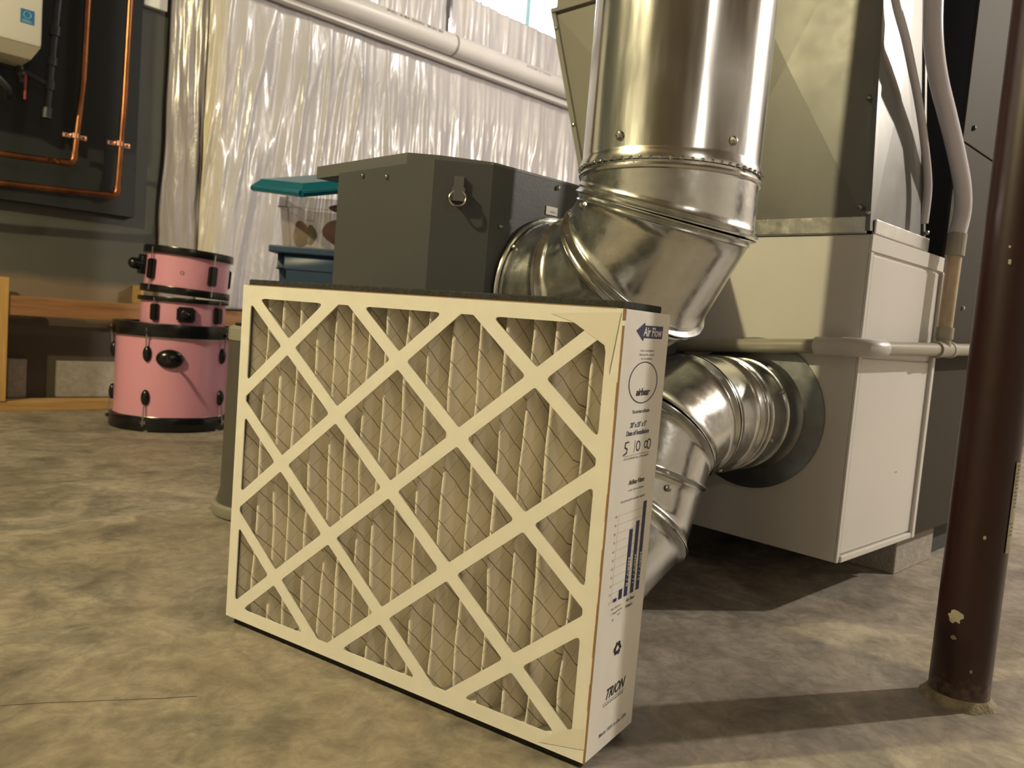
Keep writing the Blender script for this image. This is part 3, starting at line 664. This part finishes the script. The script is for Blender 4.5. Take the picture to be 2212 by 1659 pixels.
tag(obj('vinyl_tube',MB().tube(h2,.0075,14),m_hose,smooth=True),'thin clear vinyl tube crossing behind the wide hose on the plenum','hose')
# ------------------------------------------------------------------ steel column
CX,CY,CR=1.262,.3205,.0392
cl_=thing('support_column','dark red-brown steel support column with chipped paint in the right foreground','column',(CX,CY,0))
obj('post',MB().lathe([(CR,0)]+[(CR,.1*i) for i in range(1,26)]+[(CR,H-.23)],(CX,CY,0),(0,0,1),64),m_column,cl_,smooth=True,angle=60)
fo=MB(); prf=[(CR+.010,0),(CR+.008,.003),(CR+.004,.007),(CR+.0005,.013)]; fo.lathe(prf,(CX,CY,0),(0,0,1),40,caps=False)
for v in fo.bm.verts:
    n_=noise.noise(v.co*60)*.006; d=V((v.co.x-CX,v.co.y-CY,0)); 
    if v.co.z<.012: v.co+=d.normalized()*n_
obj('cement_collar',fo,mat('cement_crust',(.30,.26,.17),.95,var=.3,vscale=60,bump=.8,bscale=200),cl_,smooth=True)
ca=math.atan2(-CY,-CX)
def colpt(a,z,e=.0006): return V((CX+(CR+e)*math.cos(ca+a),CY+(CR+e)*math.sin(ca+a),z))
def chip_(a0_,z0_,ra,rz_,n=14):
    mb=MB(); pts=[]
    for i in range(n):
        t=2*math.pi*i/n; q=1+.45*noise.noise(V((math.cos(t)*2,math.sin(t)*2,a0_*9+z0_*30))); pts.append(colpt(a0_+ra*q*math.cos(t),z0_+rz_*q*math.sin(t)))
    mb.faces(pts+[colpt(a0_,z0_,.001)],[(i,(i+1)%n,n) for i in range(n)]); return mb
m_chip=mat('paint_chip',(.33,.30,.21),.8)
for a,z,ra,rz_ in ((R(-22),.128,.24,.0095),(R(-20),.098,.10,.003),(R(18),.056,.05,.0025),(R(12),.245,.05,.003),(R(-5),.62,.05,.004),(R(-8),.64,.04,.002)): obj('paint_chip',chip_(a,z,ra,rz_),m_chip,cl_)
tg=MB(); n=8; a0_,a1_=R(58),R(86)
vs=[colpt(a0_+(a1_-a0_)*i/n,z,.0012) for z in (.225,.352) for i in range(n+1)]
tg.faces(vs,[(i,i+1,n+2+i,n+1+i) for i in range(n)]); tgo=obj('paper_tag',tg,m_tag,cl_)
tk=MB()
for i in range(16):
    z=.348-i*.0052-(.018 if i>11 else 0); a=a0_+(a1_-a0_)*random.uniform(.15,.35); tk.faces([colpt(a,z,.0016),colpt(a+R(random.uniform(5,13)),z,.0016),colpt(a+R(9),z-.002,.0016),colpt(a,z-.0022,.0016)],[(0,1,2,3)])
sub('tag_print',tk,m_grayink,tgo)
# ------------------------------------------------------------------ grey chamfered cabinet behind the filter
gz=.722
gc=thing('grey_cabinet','dark grey metal cabinet with a chamfered corner and ring latch behind the filter','cabinet',(.762,.92,0))
foot=[(.829,.920),(1.36,.920),(1.36,1.32),(.762,1.32),(.762,1.247),(.7621,1.246),(.762,.979)]
foot=[(.829,.920),(1.36,.920),(1.36,1.247),(.762,1.247),(.762,.979)]
obj('front_shell',MB().prism(foot,.02,gz),m_gray,gc)
obj('rear_body',MB().prism([(.890,.992),(1.30,.992),(1.30,1.244),(.790,1.244),(.790,1.070),(.815,1.035)],.03,.7225),m_gray,gc)
obj('top_lid',MB().prism([(.888,.990),(1.302,.990),(1.302,1.347),(.776,1.347),(.776,1.069),(.814,1.033)],.7225,.744),m_graylid,gc)
obj('lid_flange',MB().box((.829,.9195,gz),(1.36,.926,gz+.004)),m_graylid,gc)
lat=thing  # keep name short below
nrm=V((-.059,-.067,0)).normalized(); nrm=V((.979-.920,-(.829-.762),0)).normalized()*-1
ch0=V((.829,.920,0));ch1=V((.762,.979,0)); e=(ch1-ch0).normalized(); nrm=V((e.y,-e.x,0)); 
if nrm.dot(V((-1,-1,0)))<0: nrm=-nrm
mid=ch0.lerp(ch1,.56)
def boxo(mb,c,ex,ey,ez,hx,hy,hz):
    c=V(c); vs=[c+ex*sx_*hx+ey*sy_*hy+ez*sz*hz for sz in(-1,1) for sx_,sy_ in((-1,-1),(1,-1),(1,1),(-1,1))]; mb.hexa(vs)
lt=MB(); boxo(lt,mid+V((0,0,.690))+nrm*.003,e,nrm,V((0,0,1)),.0075,.003,.010); boxo(lt,mid+V((0,0,.672))+nrm*.006,e,nrm,V((0,0,1)),.010,.006,.010)
lto=obj('latch',lt,m_graylid,gc)
sub('pull_ring',MB().torus(mid+V((0,0,.666))+nrm*.013,nrm+V((0,0,.25)),.0125,.0017,24,8),m_chrome,lto,smooth=True)
st=MB().box((.951,.9185,.6665),(.978,.9198,.680)); sto=obj('white_sticker',st,m_white,gc)
tm=text_mesh('VMCIN',.012,.0035); mb=MB(); add_mesh(mb,tm,Matrix(((1,0,0,.966),(0,0,-1,.9182),(0,1,0,.6715),(0,0,0,1)))); sub('sticker_print',mb,m_grayink,sto,fixn=False)
for p in ((.853,.9195,.632),(.975,.9195,.713),(1.005,.9195,.560),(.815,.9195,.2)): obj('screw',screw(p,(0,-1,0),.0035),m_screw,gc)
for p in ((.7615,1.17,.712),(.7615,1.10,.705)): obj('screw',screw(p,(-1,0,0),.0035),m_screw,gc)
# ------------------------------------------------------------------ grey canister beside the filter
kx,ky=.907,1.692
cn=thing('floor_canister','grey cylindrical canister standing on the floor behind the left edge of the filter','canister',(kx,ky,0))
obj('body',MB().lathe([(.122,.028),(.114,.06),(.111,.40)],(kx,ky,0),(0,0,1),64),m_canister,cn,smooth=True)
obj('base_ring',MB().lathe([(.128,.003),(.131,.008),(.131,.026),(.126,.030),(.10,.030)],(kx,ky,0),(0,0,1),64),m_canlid,cn,smooth=True)
obj('lid',MB().lathe([(.113,.398),(.114,.402),(.113,.424),(.106,.430)],(kx,ky,0),(0,0,1),64),m_canlid,cn,smooth=True)
obj('lid_knob',MB().lathe([(.100,.430),(.100,.436),(.086,.437),(.080,.452),(.060,.459),(.0,.460)],(kx,ky,0),(0,0,1),48),m_blackm,cn,smooth=True)
# ------------------------------------------------------------------ drums
def drum(name,label,cx,cy,z0,z1,rs,hh,rh,lugs,both,head_in=.0,lugsize=(.014,.030),lugshape='oval'):
    t=thing(name,label,'drum',(cx,cy,z0))
    toc=V((-cx,-cy,0)).normalized(); rg_=V((-toc.y,toc.x,0)); 
    if rg_.dot(V((.7,-.7,0)))<0: rg_=-rg_
    obj('shell',MB().lathe([(rs,z0+.008),(rs,z1-.008)],(cx,cy,0),(0,0,1),72,caps=False),m_pink,t,smooth=True)
    hps=[(z1-hh,z1)]+([(z0,z0+hh)] if both else [])
    for a,b_ in hps:
        obj('hoop',MB().lathe([(rs+.001,a),(rh,a),(rh+.001,a+.003),(rh+.001,b_-.003),(rh,b_),(rh-.006,b_),(rh-.008,b_-.01)],(cx,cy,0),(0,0,1),72,caps=False),m_black,t,smooth=True,angle=60)
    obj('drum_head',MB().lathe([(rh-.006,z1-.012-head_in),(0,z1-.010-head_in)],(cx,cy,0),(0,0,1),48),m_blackm,t,smooth=True)
    if both: obj('drum_head',MB().lathe([(rh-.006,z0+.012),(0,z0+.012)],(cx,cy,0),(0,0,1),48),m_blackm,t)
    return t,toc,rg_
def rad_at(cx,cy,toc,rg_,a): return toc*math.cos(a)+rg_*math.sin(a)
DX,DY=1.187,3.022
t,toc,rg_=drum('bass_drum','large pink bass drum with black hoops at the bottom of the drum stack',DX,DY,0.004,.383,.196,.044,.209,None,True)
for z_ in (.336,.051): obj('rim_line',MB().torus((DX,DY,z_),(0,0,1),.197,.0028,72,6),m_chrome,t,smooth=True)
for a in (-88,-25,57,118,180,-140):
    d=rad_at(DX,DY,toc,rg_,R(a)); c=V((DX,DY,0))+d*.199; tg_=V((-d.y,d.x,0)); rot=Matrix((tg_,V((0,0,1)),-d)).transposed()
    rot=Matrix(((tg_.x,d.x,0),(tg_.y,d.y,0),(0,0,1)))
    for z,dz in ((.275,1),(.120,-1)):
        lg=obj('lug',MB().sphere(c+V((0,0,z)),1,(.0155,.013,.029),16,rot),m_black,t,smooth=True)
        zz_=.345 if dz>0 else .040
        sub('tension_rod',MB().cyl(c+d*.008+V((0,0,z+dz*.024)),c+d*.012+V((0,0,zz_+dz*.02)),.0028,8).box(tuple(c+d*.014+V((-.008,-.008,zz_+(0 if dz>0 else -.012)))),tuple(c+d*.014+V((.008,.008,zz_+(.012 if dz>0 else 0))))),m_chrome,lg)
d=rad_at(DX,DY,toc,rg_,R(-3)); tg_=V((-d.y,d.x,0)); rot=Matrix(((tg_.x,d.x,0),(tg_.y,d.y,0),(0,0,1))); c=V((DX,DY,.262))+d*.200
br=obj('spur_bracket',MB().sphere(c,1,(.046,.024,.034),20,rot),m_black,t,smooth=True)
sub('wing_screw',MB().tube([c+d*.018,c+d*.060+V((0,0,.006)),c+d*.095+V((0,0,-.012))],.0055,10),m_black,br)
for a in (-22,50): 
    d=rad_at(DX,DY,toc,rg_,R(a)); obj('rubber_foot',MB().cyl(V((DX,DY,0))+d*.205,V((DX,DY,.006))+d*.205,.008,10),m_chrome,t)
MX,MY=1.215,3.015
t,toc,rg_=drum('middle_tom_drum','middle pink tom drum half sunk into the rim of the bass drum',MX,MY,.374,.478,.148,.016,.158,None,False)
for a in (-38,50,120,-130):
    d=rad_at(MX,MY,toc,rg_,R(a)); tg_=V((-d.y,d.x,0)); c=V((MX,MY,.422))+d*.154; mb=MB(); boxo(mb,c,tg_,d,V((0,0,1)),.015,.011,.030); bmesh.ops.bevel(mb.bm,geom=mb.bm.edges[:],offset=.004,segments=2,affect='EDGES')
    lg=obj('lug',mb,m_black,t,smooth=True); sub('tension_rod',MB().cyl(c+d*.004+V((0,0,.02)),c+d*.006+V((0,0,.052)),.003,8),m_chrome,lg)
d=rad_at(MX,MY,toc,rg_,R(3)); tg_=V((-d.y,d.x,0)); c=V((MX,MY,.420))+d*.155; mb=MB(); boxo(mb,c,tg_,d,V((0,0,1)),.031,.010,.027); bmesh.ops.bevel(mb.bm,geom=mb.bm.edges[:],offset=.006,segments=2,affect='EDGES'); br=obj('mount_bracket',mb,m_black,t,smooth=True)
sub('bracket_socket',MB().lathe([(.018,0),(.018,.012),(.010,.016)],c+d*.008,d,20).sphere(c+d*.02+tg_*.01,.008),m_black,br,smooth=True)
UX,UY=1.220,3.020
t,toc,rg_=drum('top_tom_drum','smaller pink tom drum on top of the stack of three',UX,UY,.480,.648,.146,.027,.156,None,True)
for a in (-52,34,110,-140):
    d=rad_at(UX,UY,toc,rg_,R(a)); tg_=V((-d.y,d.x,0)); c=V((UX,UY,.562))+d*.152; mb=MB(); boxo(mb,c,tg_,d,V((0,0,1)),.015,.011,.036); bmesh.ops.bevel(mb.bm,geom=mb.bm.edges[:],offset=.004,segments=2,affect='EDGES')
    lg=obj('lug',mb,m_black,t,smooth=True); sub('tension_rod',MB().cyl(c+d*.004+V((0,0,-.075)),c+d*.004+V((0,0,.078)),.003,8),m_chrome,lg)
d=rad_at(UX,UY,toc,rg_,R(-80)); c=V((UX,UY,.575))+d*.150; br=obj('mount_bracket',MB().box(tuple(c-V((.018,.018,.036))),tuple(c+V((.018,.018,.036))),.005).cyl(c,c+d*.026,.022,16).sphere(c+d*.034,.021),m_black,t,smooth=True)
sub('wing_screw',MB().cyl(c+d*.02,c+d*.05,.006,10),m_chrome,br)
d=rad_at(UX,UY,toc,rg_,R(-7)); c=V((UX,UY,.560))+d*.1465; obj('air_vent',MB().torus(c,d,.0055,.0018,16,6),m_chrome,t,smooth=True)
t.rotation_mode='QUATERNION'; t.rotation_quaternion=Matrix.Rotation(R(-3.0),3,toc).to_quaternion(); t.location.z+=.0070
# ------------------------------------------------------------------ storage totes
def tote(name,label,c,rz,L_,W_,z0,z1,m,rim=True,taper=.93):
    t=thing(name,label,'storage tote',(c[0],c[1],z0),rz,world=False)
    h=z1-z0; a,b_=L_/2,W_/2; mb=MB()
    def loop(k_,z): return [(sx_*a*k_,sy_*b_*k_,z) for sx_,sy_ in((-1,-1),(1,-1),(1,1),(-1,1))]
    kz=[(taper,0),(taper+(1-taper)*.78,h*.78),(taper+(1-taper)*.78+.018,h*.785),(1,h)]
    vs=[];fs=[(3,2,1,0)]
    for k_,z in kz: vs+=loop(k_,z)
    for q in range(len(kz)-1):
        for i in range(4): fs.append((q*4+i,q*4+(i+1)%4,q*4+4+(i+1)%4,q*4+4+i))
    mb.faces(vs,fs); bmesh.ops.bevel(mb.bm,geom=[e_ for e_ in mb.bm.edges if abs(e_.verts[0].co.z-e_.verts[1].co.z)>.01],offset=.03,segments=3,affect='EDGES')
    obj('bin',mb,m,t,smooth=True,angle=30,solid=.003)
    if rim:
        mb=MB(); 
        for s_ in (-1,1):
            mb.box((-a-.018,s_*b_-.018,h-.022),(a+.018,s_*b_+.018,h),.004); mb.box((s_*a-.018,-b_+.018,h-.022),(s_*a+.018,b_-.018,h),.004)
        obj('rim',mb,m,t)
    return t
RZ=R(-44)
e1=V((math.cos(RZ),math.sin(RZ),0)); e2=V((-e1.y,e1.x,0))
corner=V((1.204,2.307,0)); TL,TW=.56,.40
tc_=corner+e1*TL/2+e2*TW/2
tote('storage_tote','blue plastic storage tote hidden at floor level, carrying the stack above it',tc_,RZ,TL,TW,.0,.34,mat('navy_tote_plastic',(.02,.05,.12),.45))
tote('storage_tote','blue plastic storage tote with an open rim beside the grey cabinet',tc_,RZ,TL,TW,.345,.665,m_blue)
cc=corner+e1*.235+e2*(.03+.18)
tt=tote('clear_storage_tote','cloudy clear plastic tote with pink contents stacked above the blue tote',cc,RZ,.50,.36,.668,.822,m_clear,rim=False,taper=.94)
def lump(name,c,r_,sc_,m,lab,cat):
    mb=MB().sphere((0,0,0),r_,sc_,24)
    for v in mb.bm.verts: v.co+=v.co.normalized()*noise.noise(v.co*18)*.02
    o=obj(name,mb,m,smooth=True); p=cc+e1*c[0]+e2*c[1]; o.location=(p.x,p.y,c[2]); o.rotation_euler=(0,0,RZ); tag(o,lab,cat); return o
lump('folded_cloth',(-.060,-.085,.728),.058,(1.1,.9,.75),m_pinkc,'salmon pink cloth bundle inside the clear tote','cloth')
lump('folded_garment',(-.152,-.13,.712),.028,(.5,.6,1.2),m_greenc,'small green cloth inside the clear tote, left of the pink bundle','cloth')
lump('crumpled_scarf',(-.02,-.09,.806),.055,(1.5,1,.30),m_magc,'dark magenta cloth poking out under the teal lid','cloth')
ld=thing('teal_tote_lid','teal plastic lid lying askew and tilted on the clear tote','tote lid',(1.13,2.37,.86))
Lc=V((1.146,2.36,.830)); ex=V((-.017,-.328,-.040)); ey=V((.227,.073,.066)); ex_=ex.normalized(); ez=ex.cross(ey).normalized(); ey=ez.cross(ex_)*.27
if ez.z<0: ez=-ez
def lidpt(a,b_,h): return Lc+ex*a+ey*b_+ez*h
mb=MB(); ins=.05
mb.faces([lidpt(a,b_,h) for h,k_ in ((.014,0),(.024,ins),(.030,ins+.02)) for a,b_ in((k_,k_),(1-k_,k_),(1-k_,1-k_),(k_,1-k_))]+[lidpt(a,b_,.010) for a,b_ in((.0,.0),(1,0),(1,1),(0,1))],
 [(0,1,5,4),(1,2,6,5),(2,3,7,6),(3,0,4,7),(4,5,9,8),(5,6,10,9),(6,7,11,10),(7,4,8,11),(8,9,10,11),(12,13,14,15),(0,1,13,12),(1,2,14,13),(2,3,15,14),(3,0,12,15)])
obj('panel',mb,m_teal,ld)
mb=MB()
for (a0_,b0_),(a1_,b1_) in (((0,0),(1,0)),((1,0),(1,1)),((1,1),(0,1)),((0,1),(0,0))): mb.tube([lidpt(a0_,b0_,.004),lidpt(a1_,b1_,.004)],.010,8)
obj('rim',mb,m_teal,ld,smooth=True)
lump('rust_shirt',(-.205,-.05,.720),.040,(.6,1.2,1.1),mat('rust_cloth',(.33,.12,.05),.85),'rust orange cloth at the left end inside the clear tote','cloth')
# ------------------------------------------------------------------ insulated wall with plastic sheet
vb=thing('vapor_barrier','wrinkled white plastic sheet covering the insulated back wall','plastic sheeting',(1.44,3.47,.445))
def fold(x,z):
    P3=lambda a,b_,c:noise.noise(V((a,b_,c)))
    sl=x+.10*(z-1.2)*(-.7 if x<2.2 else .25)
    f=0
    a=P3(sl*5.5,z*.55,1.3); f+=.020*(1-abs(a)*2.2)
    b_=P3(sl*13,z*.9,5.1); f+=.012*max(0,1-abs(b_)*4)
    c=P3(sl*26,z*2.0,8.1); f+=.006*max(0,1-abs(c)*4)
    f+=.012*P3(x*1.2,z*1.5,2.2)
    top=max(0,min(1,(1.86-z)/.25)) if z<1.95 else 1
    return f*(.25+.75*top)
def sheet(x0_,x1_,z0_,z1_,nx,nz_):
    mb=MB(); g=[[mb.bm.verts.new((x0_+(x1_-x0_)*i/nx,3.47-fold(x0_+(x1_-x0_)*i/nx,z0_+(z1_-z0_)*j/nz_),z0_+(z1_-z0_)*j/nz_)) for j in range(nz_+1)] for i in range(nx+1)]
    for i in range(nx):
        for j in range(nz_): mb.bm.faces.new((g[i][j],g[i+1][j],g[i+1][j+1],g[i][j+1]))
    return mb
obj('plastic_sheet',sheet(1.44,6.28,.445,2.205,620,130),m_poly,vb,smooth=True,angle=180,solid=.001)
obj('plastic_sheet',sheet(1.44,2.86,2.205,2.70,180,30),m_poly,vb,smooth=True,angle=180,solid=.001)
obj('plastic_sheet',sheet(3.90,6.28,2.205,2.70,180,30),m_poly,vb,smooth=True,angle=180,solid=.001)
# end flap: loose plastic between the wall and the sheet edge
mb=MB(); nx,nz_=24,110; g=[]
for i in range(nx+1):
    row=[]
    for j in range(nz_+1):
        z=.445+(2.70-.445)*j/nz_; t=i/nx; x=1.325+.125*t; y=3.585-.10*math.sin(t*math.pi/2)-.018*noise.noise(V((t*5,z*2.2,4)))-.012*abs(noise.noise(V((t*9+z*1.5,z*3.5,6))))
        row.append(mb.bm.verts.new((x-.02*noise.noise(V((0,z*3,1)))*(1-t),y,z)))
    g.append(row)
for i in range(nx):
    for j in range(nz_): mb.bm.faces.new((g[i][j],g[i+1][j],g[i+1][j+1],g[i][j+1]))
obj('end_flap',mb,m_flap,vb,smooth=True,angle=180,solid=.001)
obj('fiberglass_batt',MB().box((1.43,3.50,.46),(6.28,3.598,2.195)).box((1.43,3.50,2.195),(2.86,3.598,2.70)),m_insul,vb)
sm=MB(); zz_=1.965
pts=[]
while zz_<2.68: pts.append((2.715+.012*noise.noise(V((zz_*12,1,1))),3.446,zz_)); zz_+=.02
sm.tube(pts,.010,6,rs=[.011+.010*abs(noise.noise(V((i*.9,2,2)))) for i in range(len(pts))]); obj('tape_seam',sm,mat('seam_tape',(.10,.10,.13),.25,coat=.5),vb,smooth=True)
# 4 inch vent pipe across it
vpz=1.905; vpy=3.385; vr=.054
wp=thing('vent_pipe','long white plastic vent pipe fixed along the top of the plastic sheet','pipe',(2.7,vpy,vpz))
obj('pipe',MB().tube([(1.40,vpy,vpz-.012),(2.70,vpy,vpz)],vr,32),m_pvcw,wp,smooth=True)
obj('pipe',MB().tube([(2.70,vpy,vpz),(6.2,vpy,vpz+.01)],vr+.0005,32),m_pvcw,wp,smooth=True)
obj('pipe_joint',MB().tube([(2.690,vpy,vpz),(2.702,vpy,vpz)],vr+.0012,32),mat('joint_cement',(.22,.20,.22),.4),wp,smooth=True)
obj('mounting_rail',MB().box((1.45,vpy+.018,vpz-.085),(6.2,vpy+.060,vpz-.055),.003),m_pvcw,wp)
for x_,s_ in ((2.42,'PVC  4 IN  DWV  SCH 40'),(3.30,'ASTM D 2665')):
    tm=text_mesh(s_,.34 if x_<3 else .20,.017,.01); mb=MB(); th_=R(28)
    Mx=Matrix(((1,0,0,x_),(0,math.sin(th_),-math.cos(th_),vpy-(vr+.0012)*math.cos(th_)),(0,math.cos(th_),math.sin(th_),vpz+(vr+.0012)*math.sin(th_)),(0,0,0,1))); add_mesh(mb,tm,Mx); obj('pipe_print',mb,m_grayink,wp,fixn=False)
# framing
tag(obj('bottom_plate',MB().box((-2,3.46,.0),(1.9,3.55,.038),.002),m_wood),'pine board lying on the floor along the foot of the dark wall','lumber')
tag(obj('wall_stud',MB().box((.690,3.455,.038),(.742,3.55,.503),.002),m_stud),'short upright pine stud at the left edge of the picture','lumber')
tag(obj('wall_rail',MB().box((.742,3.462,.363),(2.6,3.50,.437),.002),m_woodd),'horizontal brown timber rail on the wall behind the drums','lumber')
tag(obj('rail_post',MB().box((1.228,3.50,.437),(1.241,3.60,.515),.002),m_wood),'short pine post behind the top of the drum stack','lumber')
tag(obj('foam_slab',MB().box((.772,3.57,.038),(.835,3.60,.190),.002),m_block),'small pale concrete slab beside the upright stud','block')
tag(obj('foam_slab',MB().box((.945,3.57,.038),(1.75,3.60,.185),.002),m_block),'long pale concrete slab at the foot of the wall left of the drums','block')
# board, heater, pipes
tag(obj('mounting_board',MB().box((-1.6,3.555,.795),(1.207,3.60,2.5),.002),m_board),'dark painted plywood board behind the copper pipes','board')
wh=thing('water_heater','white wall-mounted tankless water heater with a blue sticker','water heater',(.55,3.34,1.27))
obj('casing',MB().box((.32,3.225,1.300),(.768,3.50,1.95),.012),m_white,wh,smooth=True)
obj('bottom_cover',MB().hexa([(.335,3.265,1.262),(.745,3.265,1.262),(.745,3.46,1.262),(.335,3.46,1.262),(.322,3.230,1.303),(.766,3.230,1.303),(.766,3.50,1.303),(.322,3.50,1.303)]),mat('heater_cream',(.60,.57,.48),.35),wh)
sk=obj('blue_sticker',MB().box((.700,3.2235,1.368),(.741,3.2248,1.414)),m_bluelab,wh)
mb=MB(); 
for i in range(3): mb.box((.704,3.2228,1.371+i*.0035),(.737-i*.004,3.2234,1.3725+i*.0035))
mb.torus((.7205,3.2230,1.396),(0,1,0),.011,.0012,20,4); sub('sticker_print',mb,mat('sticker_cyan',(.25,.50,.65),.4),sk)
obj('mounting_bracket',MB().box((.40,3.50,1.5),(.70,3.553,1.9)),m_iron,wh)
gp=thing('gas_pipe','black iron gas pipe with capped drip leg beside the water heater','pipe',(.85,3.44,1.1))
obj('pipe',MB().tube([(.874,3.44,2.5),(.868,3.44,1.56),(.842,3.44,1.12)],.013,16),m_iron,gp,smooth=True)
for a,b_ in ((1.445,1.41),(1.33,1.30),(1.245,1.21),(1.145,1.105)):
    f=lambda z:.842+(z-1.12)*.059; obj('fitting',MB().cyl((f(a),3.44,a),(f(b_),3.44,b_),.0195,16),m_iron,gp,smooth=True)
obj('pipe',MB().tube([(.847,3.44,1.228),(.78,3.44,1.250),(.70,3.43,1.262),(.62,3.42,1.25)],.012,14),m_iron,gp,smooth=True)
vl=thing('shutoff_valve','black valve with a thin red handle under the water heater','valve',(.745,3.40,1.20))
obj('body',MB().cyl((.742,3.40,1.262),(.748,3.40,1.205),.011,12).sphere((.744,3.40,1.235),.018),m_iron,vl,smooth=True)
obj('handle',MB().box((.752,3.380,1.145),(.760,3.386,1.235),.002),m_red,vl)
tag(obj('heater_connector',MB().tube(bez([(.62,3.38,1.262),(.63,3.36,1.225),(.66,3.36,1.20),(.70,3.38,1.17),(.715,3.42,1.15)]),.014,12),m_iron,smooth=True),'bent dark connector under the white water heater','pipe')
def cpipe(label,x,xb,zb,zl,zclip):
    t=thing('copper_pipe',label,'copper pipe',(x,3.44,zb),0,'copper water pipes')
    obj('riser',MB().tube([(x+.02,3.44,2.55),(x,3.44,(zb+1.6)/2),(xb,3.44,zb+.030)],.0115,16),m_copper,t,smooth=True)
    obj('horizontal_run',MB().tube([(xb-.030,3.44,zb),(xb-.5,3.44,zl+.0),(-.6,3.44,zl-.02)],.0115,16),m_copper,t,smooth=True)
    obj('elbow_joint',MB().tube([(xb,3.44,zb+.045),(xb,3.44,zb+.022),(xb-.006,3.44,zb+.007),(xb-.022,3.44,zb),(xb-.048,3.44,zb)],.0142,16),m_copper,t,smooth=True)
    c=obj('pipe_clip',MB().box((xb-.040,3.452,zclip-.009),(xb+.045,3.456,zclip+.009),.001).tube([(xb,3.44,zclip-.009),(xb,3.44,zclip+.009)],.0150,16),m_copperc,t,smooth=True)
    ng=MB(); 
    for s_ in (-.028,.034): ng.sphere((xb+s_,3.451,zclip),.004,(1,.5,1),8)
    sub('clip_screw',ng,m_blackm,c)
cpipe('left copper pipe dropping and turning left above the lower run',.962,.940,.955,.938,1.062)
cpipe('right copper pipe, longer, turning left along the foot of the board',1.112,1.100,.860,.838,1.066)
tag(obj('copper_offcut',MB().tube([(.845,3.43,.955),(.868,3.43,.962),(.885,3.425,.948)],.006,8),m_copper,smooth=True),'small copper stub on the upper horizontal copper run','pipe')
tag(obj('wall_control_box',MB().box((1.213,3.565,1.668),(1.308,3.60,1.80),.003),m_white),'small white control box on the wall beside the plastic flap','control box')
# ------------------------------------------------------------------ far right
tag(obj('pink_bin',MB().box((5.55,1.02,.0),(6.0,1.5,.50),.02),m_farpink,smooth=True),'pink plastic bin at the far right edge behind the column','bin')
for o in D.objects:
    if '_w' in o.keys(): del o['_w']
